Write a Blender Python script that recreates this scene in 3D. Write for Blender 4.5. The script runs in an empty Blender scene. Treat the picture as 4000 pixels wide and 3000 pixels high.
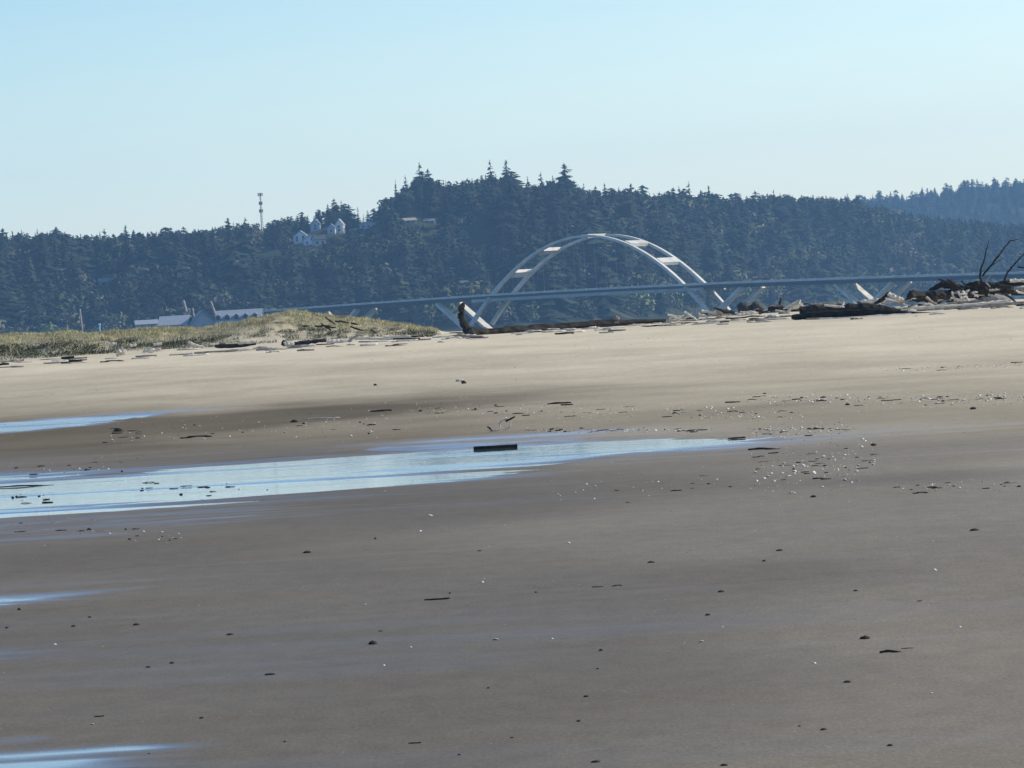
import bpy, math, random
import numpy as np
from mathutils import Vector, Matrix
sc = bpy.context.scene
col = sc.collection
R = random.Random(7)
PI = math.pi

# ------------------------------------------------------------------ camera
F = 22860.0                       # focal length in photograph pixels (4000 wide): a long tele lens
EYE = 1.7
ROLL = math.atan(0.056)
PITCH = math.atan(270 / F)
f = Vector((0, math.cos(PITCH), -math.sin(PITCH)))
u0 = Vector((0, math.sin(PITCH), math.cos(PITCH)))
r0 = Vector((1, 0, 0))
rr = r0 * math.cos(ROLL) - u0 * math.sin(ROLL)
uu = r0 * math.sin(ROLL) + u0 * math.cos(ROLL)
cam = bpy.data.cameras.new('camera')
cam.sensor_width = 36; cam.lens = 36 * F / 4000
cam.clip_start = 1; cam.clip_end = 30000
co = bpy.data.objects.new('camera', cam); col.objects.link(co)
M3 = Matrix((rr, uu, -f)).transposed()
co.matrix_world = Matrix.Translation((0, 0, EYE)) @ M3.to_4x4()
sc.camera = co

# ------------------------------------------------------------------ sky, sun, exposure
SUN_AZ, SUN_EL = 80.0, 30.0       # to the right of the view, a little behind the bay
w = bpy.data.worlds.new('World'); sc.world = w; w.use_nodes = True
nt = w.node_tree; nt.nodes.clear()
sky = nt.nodes.new('ShaderNodeTexSky'); sky.sky_type = 'NISHITA'; sky.sun_disc = False
sky.sun_elevation = math.radians(SUN_EL); sky.sun_rotation = math.radians(SUN_AZ)
sky.altitude = 0; sky.air_density = 1.0; sky.dust_density = 0.4; sky.ozone_density = 2.0
bg = nt.nodes.new('ShaderNodeBackground'); bg.inputs['Strength'].default_value = 0.15
wo = nt.nodes.new('ShaderNodeOutputWorld')
# the air colour deepens a little within the first degrees over the horizon, as on a clear sea-side day
tc = nt.nodes.new('ShaderNodeTexCoord'); sp = nt.nodes.new('ShaderNodeSeparateXYZ')
nt.links.new(tc.outputs['Generated'], sp.inputs[0])
mr = nt.nodes.new('ShaderNodeMapRange'); mr.inputs['From Min'].default_value = -0.02; mr.inputs['From Max'].default_value = 0.38
ma = nt.nodes.new('ShaderNodeMath'); ma.operation = 'MULTIPLY_ADD'; ma.inputs[1].default_value = -0.16
nt.links.new(sp.outputs['X'], ma.inputs[0]); nt.links.new(sp.outputs['Z'], ma.inputs[2]); nt.links.new(ma.outputs[0], mr.inputs['Value'])
rp = nt.nodes.new('ShaderNodeValToRGB')
E = rp.color_ramp.elements
E[0].position = 0.05; E[0].color = (1.12, 1.19, 1.34, 1); E[1].position = 1.0; E[1].color = (0.62, 0.80, 1.0, 1)
for p_, c_ in ((0.13, (1.00, 1.11, 1.27)), (0.235, (0.68, 0.87, 1.08)), (0.42, (0.54, 0.80, 1.22))):
    q_ = E.new(p_); q_.color = (*c_, 1)
nt.links.new(mr.outputs[0], rp.inputs[0])
mu = nt.nodes.new('ShaderNodeMix'); mu.data_type = 'RGBA'; mu.blend_type = 'MULTIPLY'; mu.inputs['Factor'].default_value = 1
nt.links.new(sky.outputs[0], mu.inputs['A']); nt.links.new(rp.outputs[0], mu.inputs['B'])
nt.links.new(mu.outputs['Result'], bg.inputs['Color']); nt.links.new(bg.outputs[0], wo.inputs[0])

sl = bpy.data.lights.new('sun', 'SUN'); sl.energy = 4.9; sl.angle = math.radians(0.5); sl.color = (1, 0.91, 0.78)
so = bpy.data.objects.new('sun', sl); col.objects.link(so)
az, el = math.radians(SUN_AZ), math.radians(SUN_EL)
sd = Vector((math.sin(az) * math.cos(el), math.cos(az) * math.cos(el), math.sin(el)))
so.rotation_euler = (-sd).to_track_quat('-Z', 'Y').to_euler()
sc.view_settings.view_transform = 'Standard'; sc.view_settings.look = 'None'
sc.view_settings.exposure = 0.15; sc.view_settings.gamma = 1
sc.cycles.use_denoising = True
sc.cycles.volume_bounces = 1; sc.cycles.max_bounces = 6; sc.cycles.diffuse_bounces = 3

# ------------------------------------------------------------------ measuring helpers
def hz(px): return 1230 - 0.056 * (px - 2000)
def P(px, py, Y):
    d = f + rr * ((px - 2000) / F) + uu * ((1500 - py) / F)
    return Vector((0, 0, EYE)) + d * (Y / d.y)
def pix(x, y, z):
    v = Vector((x, y, z - EYE)); d = v.dot(f)
    return 2000 + F * v.dot(rr) / d, 1500 - F * v.dot(uu) / d

_tab = {}
def vn(x, y, seed=0):
    if seed not in _tab: _tab[seed] = np.random.RandomState(seed + 11).rand(256, 256)
    T = _tab[seed]
    x = np.asarray(x, float); y = np.asarray(y, float)
    xi = np.floor(x).astype(int); yi = np.floor(y).astype(int)
    fx = x - xi; fy = y - yi
    fx = fx * fx * (3 - 2 * fx); fy = fy * fy * (3 - 2 * fy)
    a = T[xi & 255, yi & 255]; b = T[(xi + 1) & 255, yi & 255]
    c = T[xi & 255, (yi + 1) & 255]; d = T[(xi + 1) & 255, (yi + 1) & 255]
    return (a * (1 - fx) + b * fx) * (1 - fy) + (c * (1 - fx) + d * fx) * fy - 0.5
def fbm(x, y, seed=0, o=4):
    s = 0; a = 1.0
    for k in range(o):
        s = s + a * vn(x * 2 ** k + 17.3 * k, y * 2 ** k + 5.1 * k, seed + k); a *= 0.5
    return s
def ss(t):
    t = np.clip(t, 0, 1); return t * t * (3 - 2 * t)

def flat_pt(px, py):
    d = f + rr * ((px - 2000) / F) + uu * ((1500 - py) / F)
    t = -EYE / d.z
    return d.x * t, d.y * t
def curve(pts):
    q = sorted(flat_pt(*p) for p in pts)
    return np.array([a for a, b in q]), np.array([b for a, b in q])
POOLS_ALL = [  # far edge, near edge (photograph pixels on the flat sand), basin depth
    ([(-2500, 1990), (0, 1850), (450, 1845), (900, 1805), (1700, 1738), (2300, 1705), (2950, 1702), (3100, 1716)],
     [(-2500, 2180), (0, 2045), (300, 2022), (800, 1975), (1300, 1935), (1700, 1893), (2100, 1840), (2500, 1780), (2950, 1735), (3100, 1716)], 0.030),
    ([(-2500, 1740), (0, 1655), (350, 1628), (700, 1612)],
     [(-2500, 1850), (0, 1692), (200, 1676), (430, 1650), (700, 1612)], 0.030),
    ([(-1500, 2440), (0, 2322), (400, 2300), (620, 2285)],
     [(-1500, 2480), (0, 2368), (300, 2330), (620, 2285)], 0.010),
    ([(-1500, 3060), (0, 2965), (350, 2945), (620, 2928)],
     [(-1500, 3120), (0, 2995), (350, 2965), (620, 2928)], 0.012),
]
PC = [(curve(a), curve(b), d) for a, b, d in POOLS_ALL]
def pool_fields(x, y):
    """signed 'insideness' (metres to the nearer edge) of each pool"""
    out = []
    for (fx, fy), (nx, ny), d in PC:
        yf = np.interp(x, fx, fy); yn = np.interp(x, nx, ny)
        s = np.minimum(yf - y, y - yn)
        s = np.where(x > fx[-1], -np.abs(s) - 1.2 * (x - fx[-1]), s)
        out.append(s)
    return out

DX = np.array([-600, 0, 200, 500, 800, 900, 1000, 1150, 1300, 1450, 1600, 1700, 1800.0])
DT = np.array([1362, 1334, 1325, 1312, 1302, 1290, 1264, 1240, 1248, 1268, 1290, 1306, 1316.0])
def dune_top(x):
    px = 2000 + x * F / 246.0
    t = np.interp(px, DX, DT)
    z = EYE + (1230 - 0.056 * (px - 2000) - t) * 246.0 / F
    return np.where(px > 1800, 0.0, np.maximum(z - 0.97, 0) * ss((1800 - px) / 60))
def dune_amt(x, y):
    edge = 239 + 1.6 * vn(x * 0.7, x * 0 + 3.3, 40)
    edge = edge - 3.0 * ss((-14 - x) / 8)
    return ss((y - edge) / 8.5) * (1 - ss((y - 262) / 30))
def ground(x, y, fine=True):
    x = np.asarray(x, float); y = np.asarray(y, float)
    z = 0.965 * ss((y - 128) / 115)
    near = 1 - ss((y - 100) / 40)
    if fine:
        z = z + near * (0.0035 * fbm(x / 3.2, y / 1.3, 1, 4) + 0.006 * fbm(x / 16, y / 12, 5, 2))
        z = z + (1 - near) * 0.05 * fbm(x / 6, y / 9, 9, 4) * (y > 60)
    for s, (_, _, d) in zip(pool_fields(x, y), PC):
        wob = 1.5 * fbm(x / 1.5, y / 0.9, 21, 5)
        z = z - d * ss((s + wob * min(1, d * 40) + 0.1) / 3.0) + (d > .02) * ss((s + 1) / 2) * (0.011 + 0.052 * fbm(x / 5.5, y / 1.0, 25, 4))
    z = z + 0.19 * ss((y - 236) / 9) * (1 - ss((y - 250) / 8)) * (0.85 + 0.5 * vn(x / 1.3, y / 5, 55))
    da = dune_amt(x, y)
    H = dune_top(x)
    z = z + da * H * (1 + 0.0 * x) + da * (H > 0.05) * 0.20 * fbm(x / 1.1, y / 2.0, 31, 4)
    z = np.where(y > 252, z * (1 - ss((y - 262) / 60)) - 4.9 * ss((y - 262) / 60), z)
    return z
def G(px, py, ymax=243.0):
    """where the ray of a photograph pixel meets the beach"""
    d = f + rr * ((px - 2000) / F) + uu * ((1500 - py) / F)
    ys = np.concatenate([np.arange(15, 120, 0.25), np.arange(120, ymax, 0.5)])
    xs = d.x / d.y * ys; zr = EYE + d.z / d.y * ys
    zg = ground(xs, ys)
    k = np.nonzero(zr <= zg)[0]
    y = ys[k[0]] if len(k) else ymax
    x = d.x / d.y * y
    return Vector((x, y, float(ground(x, y))))

# ------------------------------------------------------------------ mesh + material helpers
def mesh(name, V, Fs, cols=None, smooth=False):
    m = bpy.data.meshes.new(name)
    V = np.asarray(V, np.float32)
    if isinstance(Fs, np.ndarray):
        n = Fs.shape[1]
        m.vertices.add(len(V)); m.vertices.foreach_set('co', V.ravel())
        m.loops.add(Fs.size); m.loops.foreach_set('vertex_index', Fs.ravel().astype(np.int32))
        m.polygons.add(len(Fs)); m.polygons.foreach_set('loop_start', np.arange(0, Fs.size, n, dtype=np.int32))
        m.polygons.foreach_set('loop_total', np.full(len(Fs), n, np.int32))
        m.update(calc_edges=True)
    else:
        m.from_pydata([tuple(map(float, v)) for v in V], [], [tuple(q) for q in Fs])
    m.validate()
    if cols is not None:
        a = m.color_attributes.new('Col', 'FLOAT_COLOR', 'POINT')
        c = np.ones((len(V), 4), np.float32); c[:, :3] = cols
        a.data.foreach_set('color', c.ravel())
    if smooth: m.polygons.foreach_set('use_smooth', [True] * len(m.polygons))
    return m
def obj(name, m, mat=None, parent=None):
    o = bpy.data.objects.new(name, m)
    if mat is not None and not m.materials: m.materials.append(mat)
    col.objects.link(o)
    if parent is not None: o.parent = parent
    return o
def tag(o, label=None, cat=None, group=None, kind=None):
    if label: o['label'] = label
    if cat: o['category'] = cat
    if group: o['group'] = group
    if kind: o['kind'] = kind
    return o
def empty(name, loc):
    o = bpy.data.objects.new(name, None); o.location = loc; col.objects.link(o); return o

def newmat(name, rough=0.9, spec=0.3):
    m = bpy.data.materials.new(name); m.use_nodes = True
    n = m.node_tree.nodes; b = n['Principled BSDF']
    b.inputs['Roughness'].default_value = rough; b.inputs['Specular IOR Level'].default_value = spec
    return m, m.node_tree, b
def mix(nt, fac, a, b, mode='MIX'):
    x = nt.nodes.new('ShaderNodeMix'); x.data_type = 'RGBA'; x.blend_type = mode
    for k, v in (('Factor', fac), ('A', a), ('B', b)):
        if hasattr(v, 'is_linked'): nt.links.new(v, x.inputs[k])
        elif k == 'Factor': x.inputs[k].default_value = v
        else: x.inputs[k].default_value = (*v, 1)
    return x.outputs['Result']
def noise(nt, scale, detail=4, rough=0.6, coord='Object', stretch=None):
    t = nt.nodes.new('ShaderNodeTexCoord'); n = nt.nodes.new('ShaderNodeTexNoise')
    n.inputs['Scale'].default_value = scale; n.inputs['Detail'].default_value = detail; n.inputs['Roughness'].default_value = rough
    v = t.outputs[coord]
    if stretch:
        mp = nt.nodes.new('ShaderNodeMapping'); mp.inputs['Scale'].default_value = stretch
        nt.links.new(v, mp.inputs[0]); v = mp.outputs[0]
    nt.links.new(v, n.inputs['Vector']); return n.outputs['Fac']
def ramp(nt, v, stops):
    r = nt.nodes.new('ShaderNodeValToRGB'); e = r.color_ramp.elements
    e[0].position, e[0].color = stops[0][0], (*stops[0][1], 1)
    e[1].position, e[1].color = stops[-1][0], (*stops[-1][1], 1)
    for p, c in stops[1:-1]:
        q = e.new(p); q.color = (*c, 1)
    nt.links.new(v, r.inputs[0]); return r.outputs[0]
def simple(name, c1, c2, scale=6, rough=0.9, spec=0.2, stretch=None, bump=0.0, rnd=0.0):
    m, t, b = newmat(name, rough, spec)
    nz = noise(t, scale, 5, 0.6, 'Object', stretch)
    c = ramp(t, nz, [(0.32, c1), (0.68, c2)])
    if rnd:
        oi = t.nodes.new('ShaderNodeObjectInfo')
        g = ramp(t, oi.outputs['Random'], [(0, (1 - rnd,) * 3), (1, (1 + rnd, 1 + rnd * 0.95, 1 + rnd * 0.85))])
        c = mix(t, 1.0, c, g, 'MULTIPLY')
    t.links.new(c, b.inputs['Base Color'])
    if bump:
        bp = t.nodes.new('ShaderNodeBump'); bp.inputs['Strength'].default_value = 0.6; bp.inputs['Distance'].default_value = bump
        t.links.new(nz, bp.inputs['Height']); t.links.new(bp.outputs[0], b.inputs['Normal'])
    return m
def vcol(name, rough=0.85, spec=0.15, rnd=0.0, trans=0.0):
    m, t, b = newmat(name, rough, spec)
    a = t.nodes.new('ShaderNodeVertexColor'); a.layer_name = 'Col'
    c = a.outputs[0]
    if rnd:
        oi = t.nodes.new('ShaderNodeObjectInfo')
        g = ramp(t, oi.outputs['Random'], [(0, (1 - rnd, 1 - rnd, 1 - rnd * .7)), (1, (1 + rnd, 1 + rnd, 1 + rnd * .6))])
        c = mix(t, 1.0, c, g, 'MULTIPLY')
    t.links.new(c, b.inputs['Base Color'])
    return m

M = {}
M['wood_dark'] = simple('weathered_dark_wood', (0.009, 0.008, 0.0075), (0.042, 0.037, 0.032), 3, 0.85, 0.2, (1, 1, 1), 0.01, 0.3)
M['wood_grey'] = simple('weathered_grey_wood', (0.16, 0.14, 0.12), (0.40, 0.36, 0.30), 5, 0.85, 0.2, None, 0.01, 0.3)
M['wood_pale'] = simple('bleached_wood', (0.42, 0.36, 0.28), (0.72, 0.66, 0.55), 4, 0.8, 0.2, None, 0.008, 0.12)
M['kelp'] = simple('wet_black_kelp', (0.012, 0.011, 0.010), (0.04, 0.034, 0.028), 8, 0.75, 0.25, None, 0.004)
M['shell'] = simple('chalky_shell', (0.55, 0.50, 0.42), (0.85, 0.82, 0.76), 25, 0.6, 0.4, None, 0, 0.15)
M['concrete'] = simple('pale_concrete', (0.30, 0.285, 0.25), (0.46, 0.435, 0.375), 0.25, 0.9, 0.2, (1, 1, 1))
M['arch'] = simple('white_concrete', (0.46, 0.43, 0.36), (0.66, 0.62, 0.53), 0.25, 0.9, 0.2)
M['concrete_d'] = simple('shade_grey_concrete', (0.07, 0.075, 0.075), (0.12, 0.125, 0.12), 0.2, 0.9, 0.2)  # darker concrete copy: overhang shade is put into the deck and girder colour
M['steel'] = simple('galvanised_steel', (0.15, 0.15, 0.15), (0.3, 0.3, 0.3), 2, 0.5, 0.5)
M['bark'] = simple('conifer_bark', (0.05, 0.035, 0.025), (0.12, 0.09, 0.07), 1.0)
M['conifer'] = vcol('conifer_foliage', rnd=0.30)
M['broadleaf'] = vcol('broadleaf_foliage', rnd=0.35)
M['forest'] = vcol('forest_foliage')
M['grass'] = vcol('dune_grass_blades', 0.8, 0.2)

# ------------------------------------------------------------------ beach: one sheet out to the horizon
ys = np.concatenate([np.arange(-60, 14, 6.0), np.arange(14, 50, 0.16), np.arange(50, 85, 0.15), np.arange(85, 150, 0.3), np.arange(150, 234, 0.8),
                     np.arange(234, 266, 0.22), np.arange(266, 340, 4), np.geomspace(340, 14000, 30)])
side = np.geomspace(0.0011, 1.0, 26)
uu_ = np.linspace(-1, 1, 361) * 0.112
us = np.concatenate([-(0.112 + side * 2.5)[::-1], uu_, 0.112 + side * 2.5])
wY = np.maximum(ys, 8) + 6
X = us[None, :] * wY[:, None] * (1 + 0 * us[None, :]); Yg = np.repeat(ys[:, None], len(us), 1)
Z = ground(X, Yg)
Z = np.where(Yg > 330, -5.2, Z)
V = np.stack([X, Yg, Z], -1).reshape(-1, 3)
nr, nc = X.shape
idx = np.arange(nr * nc).reshape(nr, nc)
Fq = np.stack([idx[:-1, :-1], idx[:-1, 1:], idx[1:, 1:], idx[1:, :-1]], -1).reshape(-1, 4)
# wetness: a real property of the sand, low near the pools and in the run-off hollows
pf = pool_fields(X, Yg)
wet = 0.42 * (1 - ss((Yg - 66 + 22 * fbm(X / 9, Yg / 22, 61, 3) + 1.1 * X * (Yg > 30)) / 55))
wet = wet + 0.0 * X
for s, (a, b, d) in zip(pf, PC):
    reach = (15.0 if len(a[0]) > 6 else 8.0) if d > 0.02 else 2.5
    wet = np.maximum(wet, (0.97 if d > 0.02 else 0.9) * ss((s + reach * (0.62 + 0.55 * fbm(X / 7, Yg / 2.2, 71, 4))) / reach))
for pts, th_, st in [([(-900, 2420), (0, 2352), (500, 2318), (1000, 2255)], 1.5, .95), ([(-900, 2620), (0, 2562), (500, 2540), (1100, 2520)], .9, .70), ([(-900, 2720), (0, 2662), (420, 2640)], 1.1, .90),
                     ([(-900, 3080), (0, 2992), (600, 2945), (1150, 2915), (1700, 2890)], 1.0, 1.0), ([(0, 2900), (400, 2880)], .5, .7), ([(-900, 2480), (0, 2425), (600, 2395)], 1.0, .62), ([(2300, 2755), (2700, 2745)], .5, .42),
                     ([(1500, 1760), (2200, 1722), (2950, 1700), (3300, 1690)], 3.0, .86), ([(-1500, 2190), (0, 2075), (900, 2012), (1900, 1930), (2500, 1840), (3000, 1800)], 4.5, .70), ([(300, 1640), (700, 1608), (1200, 1580)], 4.0, .8)]:
    cx_, cy_ = curve(pts); yc = np.interp(X, cx_, cy_)
    lo, hi = cx_[0], cx_[-1]; fade = ss((hi - X) / ((hi - lo) * .75)) * ss((X - lo) / .5 + 1)
    g_ = np.exp(-((Yg - yc + .5 * th_ * fbm(X / 1.3, Yg / .7, 75, 3)) / th_) ** 2) * fade * (0.72 + 0.7 * fbm(X / .9, Yg / .35, 77, 3))
    wet = np.maximum(wet, st * np.clip(g_ * 1.6, 0, 1))
# film of water left in shallow streaks across the lower beach
film = ss((fbm(X / 7.0, Yg / 1.7, 81, 4) - 0.12 - 0.10 * (X / np.maximum(Yg * 0.087, 1))) / 0.5) * (1 - ss((Yg - 60) / 30))
wet = np.clip(wet + 0.16 * film + 0.07 * fbm(X / 2.6, Yg / 1.2, 91, 3), 0, 1)
un = X / np.maximum(Yg * 0.0875, 1)
dry = np.clip((Yg - 72 + 24 * np.clip(un, -1.5, 1.5) + 26 * fbm(X / 9, Yg / 16, 65, 4)) / 125, 0, 1) ** 0.9
dry = np.clip(dry + 0.16 * fbm(X / 1.6, Yg / 5, 67, 4) * ss((Yg - 70) / 40), 0, 1)
dry = dry + (1 - dry) * 0.15 * ss(un + .3 + 1.2 * fbm(X / 5, Yg / 9, 66, 3)) * (Yg > 12)
# two dark damp tongues that run out of the runnels
t1 = np.exp(-((Yg - (118 + 1.2 * X)) / 9.0) ** 2) * ss((4 - X) / 10)
dry = np.clip(dry - 0.75 * t1, 0, 1)
dn = np.clip(dune_amt(X, Yg) * (dune_top(X) > 0.04) * 1.0, 0, 1)
dry = np.maximum(dry, dn)
cols = np.stack([wet, dry, dn], -1).reshape(-1, 3)
bm_ = mesh('beach', V, Fq, cols, True)
m, t, b = newmat('beach_sand', 0.9, 0.3)
a = t.nodes.new('ShaderNodeVertexColor'); a.layer_name = 'Col'
sx = t.nodes.new('ShaderNodeSeparateColor'); t.links.new(a.outputs[0], sx.inputs[0])
big = noise(t, 0.22, 5, 0.55, 'Object', (1, 0.45, 1)); fine = noise(t, 5.5, 6, 0.7, 'Object', (1, 0.35, 1)); grain = noise(t, 55, 6, 0.85, 'Object', (1, .22, 1))
damp = ramp(t, big, [(0.3, (0.120, 0.103, 0.076)), (0.7, (0.165, 0.142, 0.105))])
dryc = ramp(t, big, [(0.3, (0.53, 0.455, 0.325)), (0.7, (0.64, 0.56, 0.40))])
soil = ramp(t, fine, [(0.35, (0.10, 0.095, 0.05)), (0.65, (0.30, 0.27, 0.17))])
c = mix(t, sx.outputs[1], damp, dryc)
c = mix(t, sx.outputs[2], c, soil)
c = mix(t, 0.5, c, ramp(t, fine, [(0.3, (0.75, 0.75, 0.77)), (0.7, (1.2, 1.2, 1.17))]), 'MULTIPLY')
c = mix(t, 0.6, c, ramp(t, grain, [(0.33, (0.62, 0.62, 0.62)), (0.5, (1, 1, 1)), (0.68, (1.55, 1.55, 1.5))]), 'MULTIPLY')
t.links.new(c, b.inputs['Base Color'])
rg = t.nodes.new('ShaderNodeMapRange'); rg.inputs['From Min'].default_value = 0.25; rg.inputs['From Max'].default_value = 1.0
rg.inputs['To Min'].default_value = 1.0; rg.inputs['To Max'].default_value = 0.10; rg.inputs['From Min'].default_value = 0.30
t.links.new(sx.outputs[0], rg.inputs['Value']); t.links.new(rg.outputs[0], b.inputs['Roughness'])
sg = t.nodes.new('ShaderNodeMapRange'); sg.inputs['From Min'].default_value = 0.30; sg.inputs['From Max'].default_value = 0.95
sg.inputs['To Min'].default_value = 0.0; sg.inputs['To Max'].default_value = 0.5
t.links.new(sx.outputs[0], sg.inputs['Value']); t.links.new(sg.outputs[0], b.inputs['Specular IOR Level'])
bp = t.nodes.new('ShaderNodeBump'); bp.inputs['Strength'].default_value = 0.35; bp.inputs['Distance'].default_value = 0.004
t.links.new(fine, bp.inputs['Height']); t.links.new(bp.outputs[0], b.inputs['Normal'])
tag(obj('beach', bm_, m), 'wide tan and grey sand beach, damp and dark in front, dry and pale towards the driftwood', 'beach', kind='structure')

# ------------------------------------------------------------------ water: runnels on the sand and the bay
wm, t, b = newmat('still_water', 0.04, 0.5)
b.inputs['Base Color'].default_value = (0.10, 0.12, 0.13, 1); b.inputs['IOR'].default_value = 1.62; b.inputs['Specular Tint'].default_value = (0.84, 0.95, 1.0, 1)
n1 = noise(t, 1.6, 5, 0.6, 'Object', (0.35, 2.2, 1))
t.links.new(ramp(t, noise(t, 0.9, 5, 0.65, 'Object', (0.22, 1.5, 1)), [(0.40, (0.01,) * 3), (0.55, (0.03,) * 3), (0.70, (0.16,) * 3)]), b.inputs['Roughness'])
bp = t.nodes.new('ShaderNodeBump'); bp.inputs['Strength'].default_value = 0.5; bp.inputs['Distance'].default_value = 0.0035
t.links.new(n1, bp.inputs['Height']); t.links.new(bp.outputs[0], b.inputs['Normal'])
LEV = [-0.0075, -0.0075, -0.0045, -0.0045]
for k, ((fx, fy), (nx, ny), d) in enumerate(PC[:2]):
    x0, x1 = max(fx[0], -16.0), fx[-1]
    xs = np.linspace(x0, x1 + 0.6, 60); yf = np.interp(xs, fx, fy) + 1.5; yn = np.interp(xs, nx, ny) - 1.5
    Vv = [(x, y, LEV[k]) for x, a, c_ in zip(xs, yn, yf) for y in (a, c_)]
    Ff = [(2 * i, 2 * i + 2, 2 * i + 3, 2 * i + 1) for i in range(59)]
    tag(obj('water', mesh('water', Vv, Ff), wm), ['long sky blue strip of standing water across the middle of the beach', 'narrow strip of water at the left, nearer the dune',
        'faint shallow film of water at the left of the lower beach', 'thin bright streak of water in the bottom left corner'][k], 'water', kind='structure')
bay = mesh('bay_water', [(-3000, 275, -4.3), (3000, 275, -4.3), (3000, 6500, -4.3), (-3000, 6500, -4.3)], [(0, 1, 2, 3)])
bw, t, b = newmat('bay_water', 0.25, 0.5); b.inputs['Base Color'].default_value = (0.04, 0.05, 0.05, 1); b.inputs['Roughness'].default_value = 0.05
tag(obj('bay_water', bay, bw), 'water of the bay beyond the beach crest', 'water', kind='structure')

# ------------------------------------------------------------------ hills across the bay
SKY = [(-1500, 900), (-400, 900), (0, 915), (200, 912), (400, 925), (550, 915), (700, 905), (850, 893), (950, 875), (1050, 875), (1150, 848), (1250, 828), (1330, 800), (1400, 832), (1450, 812),
       (1530, 770), (1600, 720), (1640, 690), (1700, 705), (1780, 712), (1850, 700), (1920, 690), (1970, 685), (2020, 715), (2080, 735), (2130, 710), (2200, 700), (2260, 720),
       (2350, 752), (2460, 742), (2550, 762), (2640, 752), (2700, 770), (2770, 752), (2850, 780), (2950, 762), (3050, 765), (3150, 768), (3250, 770), (3330, 782), (3400, 795),
       (3600, 840), (4000, 880), (4600, 900), (6000, 930)]
SKX = np.array([a for a, b_ in SKY]); SKYy = np.array([b_ for a, b_ in SKY])
RDG = [(1500, 900), (2600, 850), (3100, 815), (3350, 790), (3450, 775), (3600, 757), (3700, 740), (3800, 728), (3900, 722), (4000, 712), (4300, 690), (6000, 700)]
RX = np.array([a for a, b_ in RDG]); RY = np.array([b_ for a, b_ in RDG])
def shoreY(u): return 2950 + 1150 * ss((u * F) / 2000.0)
DEEP = 420.0
def hill(u, Y):
    """ground height of the wooded bank at direction u=x/y, depth Y"""
    px = 2000 + u * F
    Y0 = shoreY(u); Yr = Y0 + DEEP
    top = EYE + (1230 - 0.056 * (px - 2000) - np.interp(px, SKX, SKYy)) * Yr / F - 9.5
    k = np.clip((Y - Y0) / DEEP, 0, None)
    z = np.where(k > 0, -4.0 + (top + 4) * np.where(k < 1, (0.55 * k + 0.45 * ss(k)), 1 - 0.15 * (k - 1)), -4.0)
    return z + 4.0 * fbm(u * 60, Y / 60, 101, 3) * np.clip(k * 3, 0, 1)
def ridge(u, Y):
    px = 2000 + u * F
    top = EYE + (1230 - 0.056 * (px - 2000) - np.interp(px, RX, RY)) * 6800 / F - 14.0
    k = np.clip((Y - 5800) / 1000, 0, None)
    return -5 + (top + 5) * np.where(k < 1, ss(k), 1 - 0.1 * (k - 1)) + 6 * fbm(u * 40, Y / 150, 111, 3)
hm, t, b = newmat('forest_floor', 1.0, 0.05)
t.links.new(ramp(t, noise(t, 0.03, 5, .6), [(0.35, (0.022, 0.030, 0.014)), (0.65, (0.060, 0.065, 0.030))]), b.inputs['Base Color'])
def sheet(name, fn, u1, u2, y1f, n, m_):
    U = np.linspace(u1, u2, n); K = np.linspace(0, 1, m_)
    Uu, Kk = np.meshgrid(U, K)
    Yy = y1f(Uu, Kk); Zz = fn(Uu, Yy)
    Vv = np.stack([Uu * Yy, Yy, Zz], -1).reshape(-1, 3); I = np.arange(n * m_).reshape(m_, n)
    return mesh(name, Vv, np.stack([I[:-1, :-1], I[:-1, 1:], I[1:, 1:], I[1:, :-1]], -1).reshape(-1, 4), None, True)
tag(obj('hillside', sheet('hillside', hill, -0.2, 0.2, lambda u, k: shoreY(u) - 700 + k * 1460, 220, 110), hm), 'steep wooded hillside across the bay behind the bridge', 'hillside', kind='structure')
tag(obj('far_hills', sheet('far_hills', ridge, -0.01, 0.2, lambda u, k: 5700 + k * 2000, 120, 40), hm), 'distant blue wooded ridge at the right', 'hill', kind='structure')
# flat made ground of the town spit, under the low waterfront buildings
tag(obj('town_flats', mesh('town_flats', [(-420, 2050, -4.6), (-60, 2050, -4.6), (-60, 3100, -4.6), (-420, 3100, -4.6), (-410, 2070, -2.6), (-70, 2070, -2.6), (-70, 3100, -2.6), (-410, 3100, -2.6)],
    [(4, 5, 6, 7), (0, 1, 5, 4), (1, 2, 6, 5), (3, 0, 4, 7)]), hm), 'low flat town ground behind the dune', 'ground', kind='structure')

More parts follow.
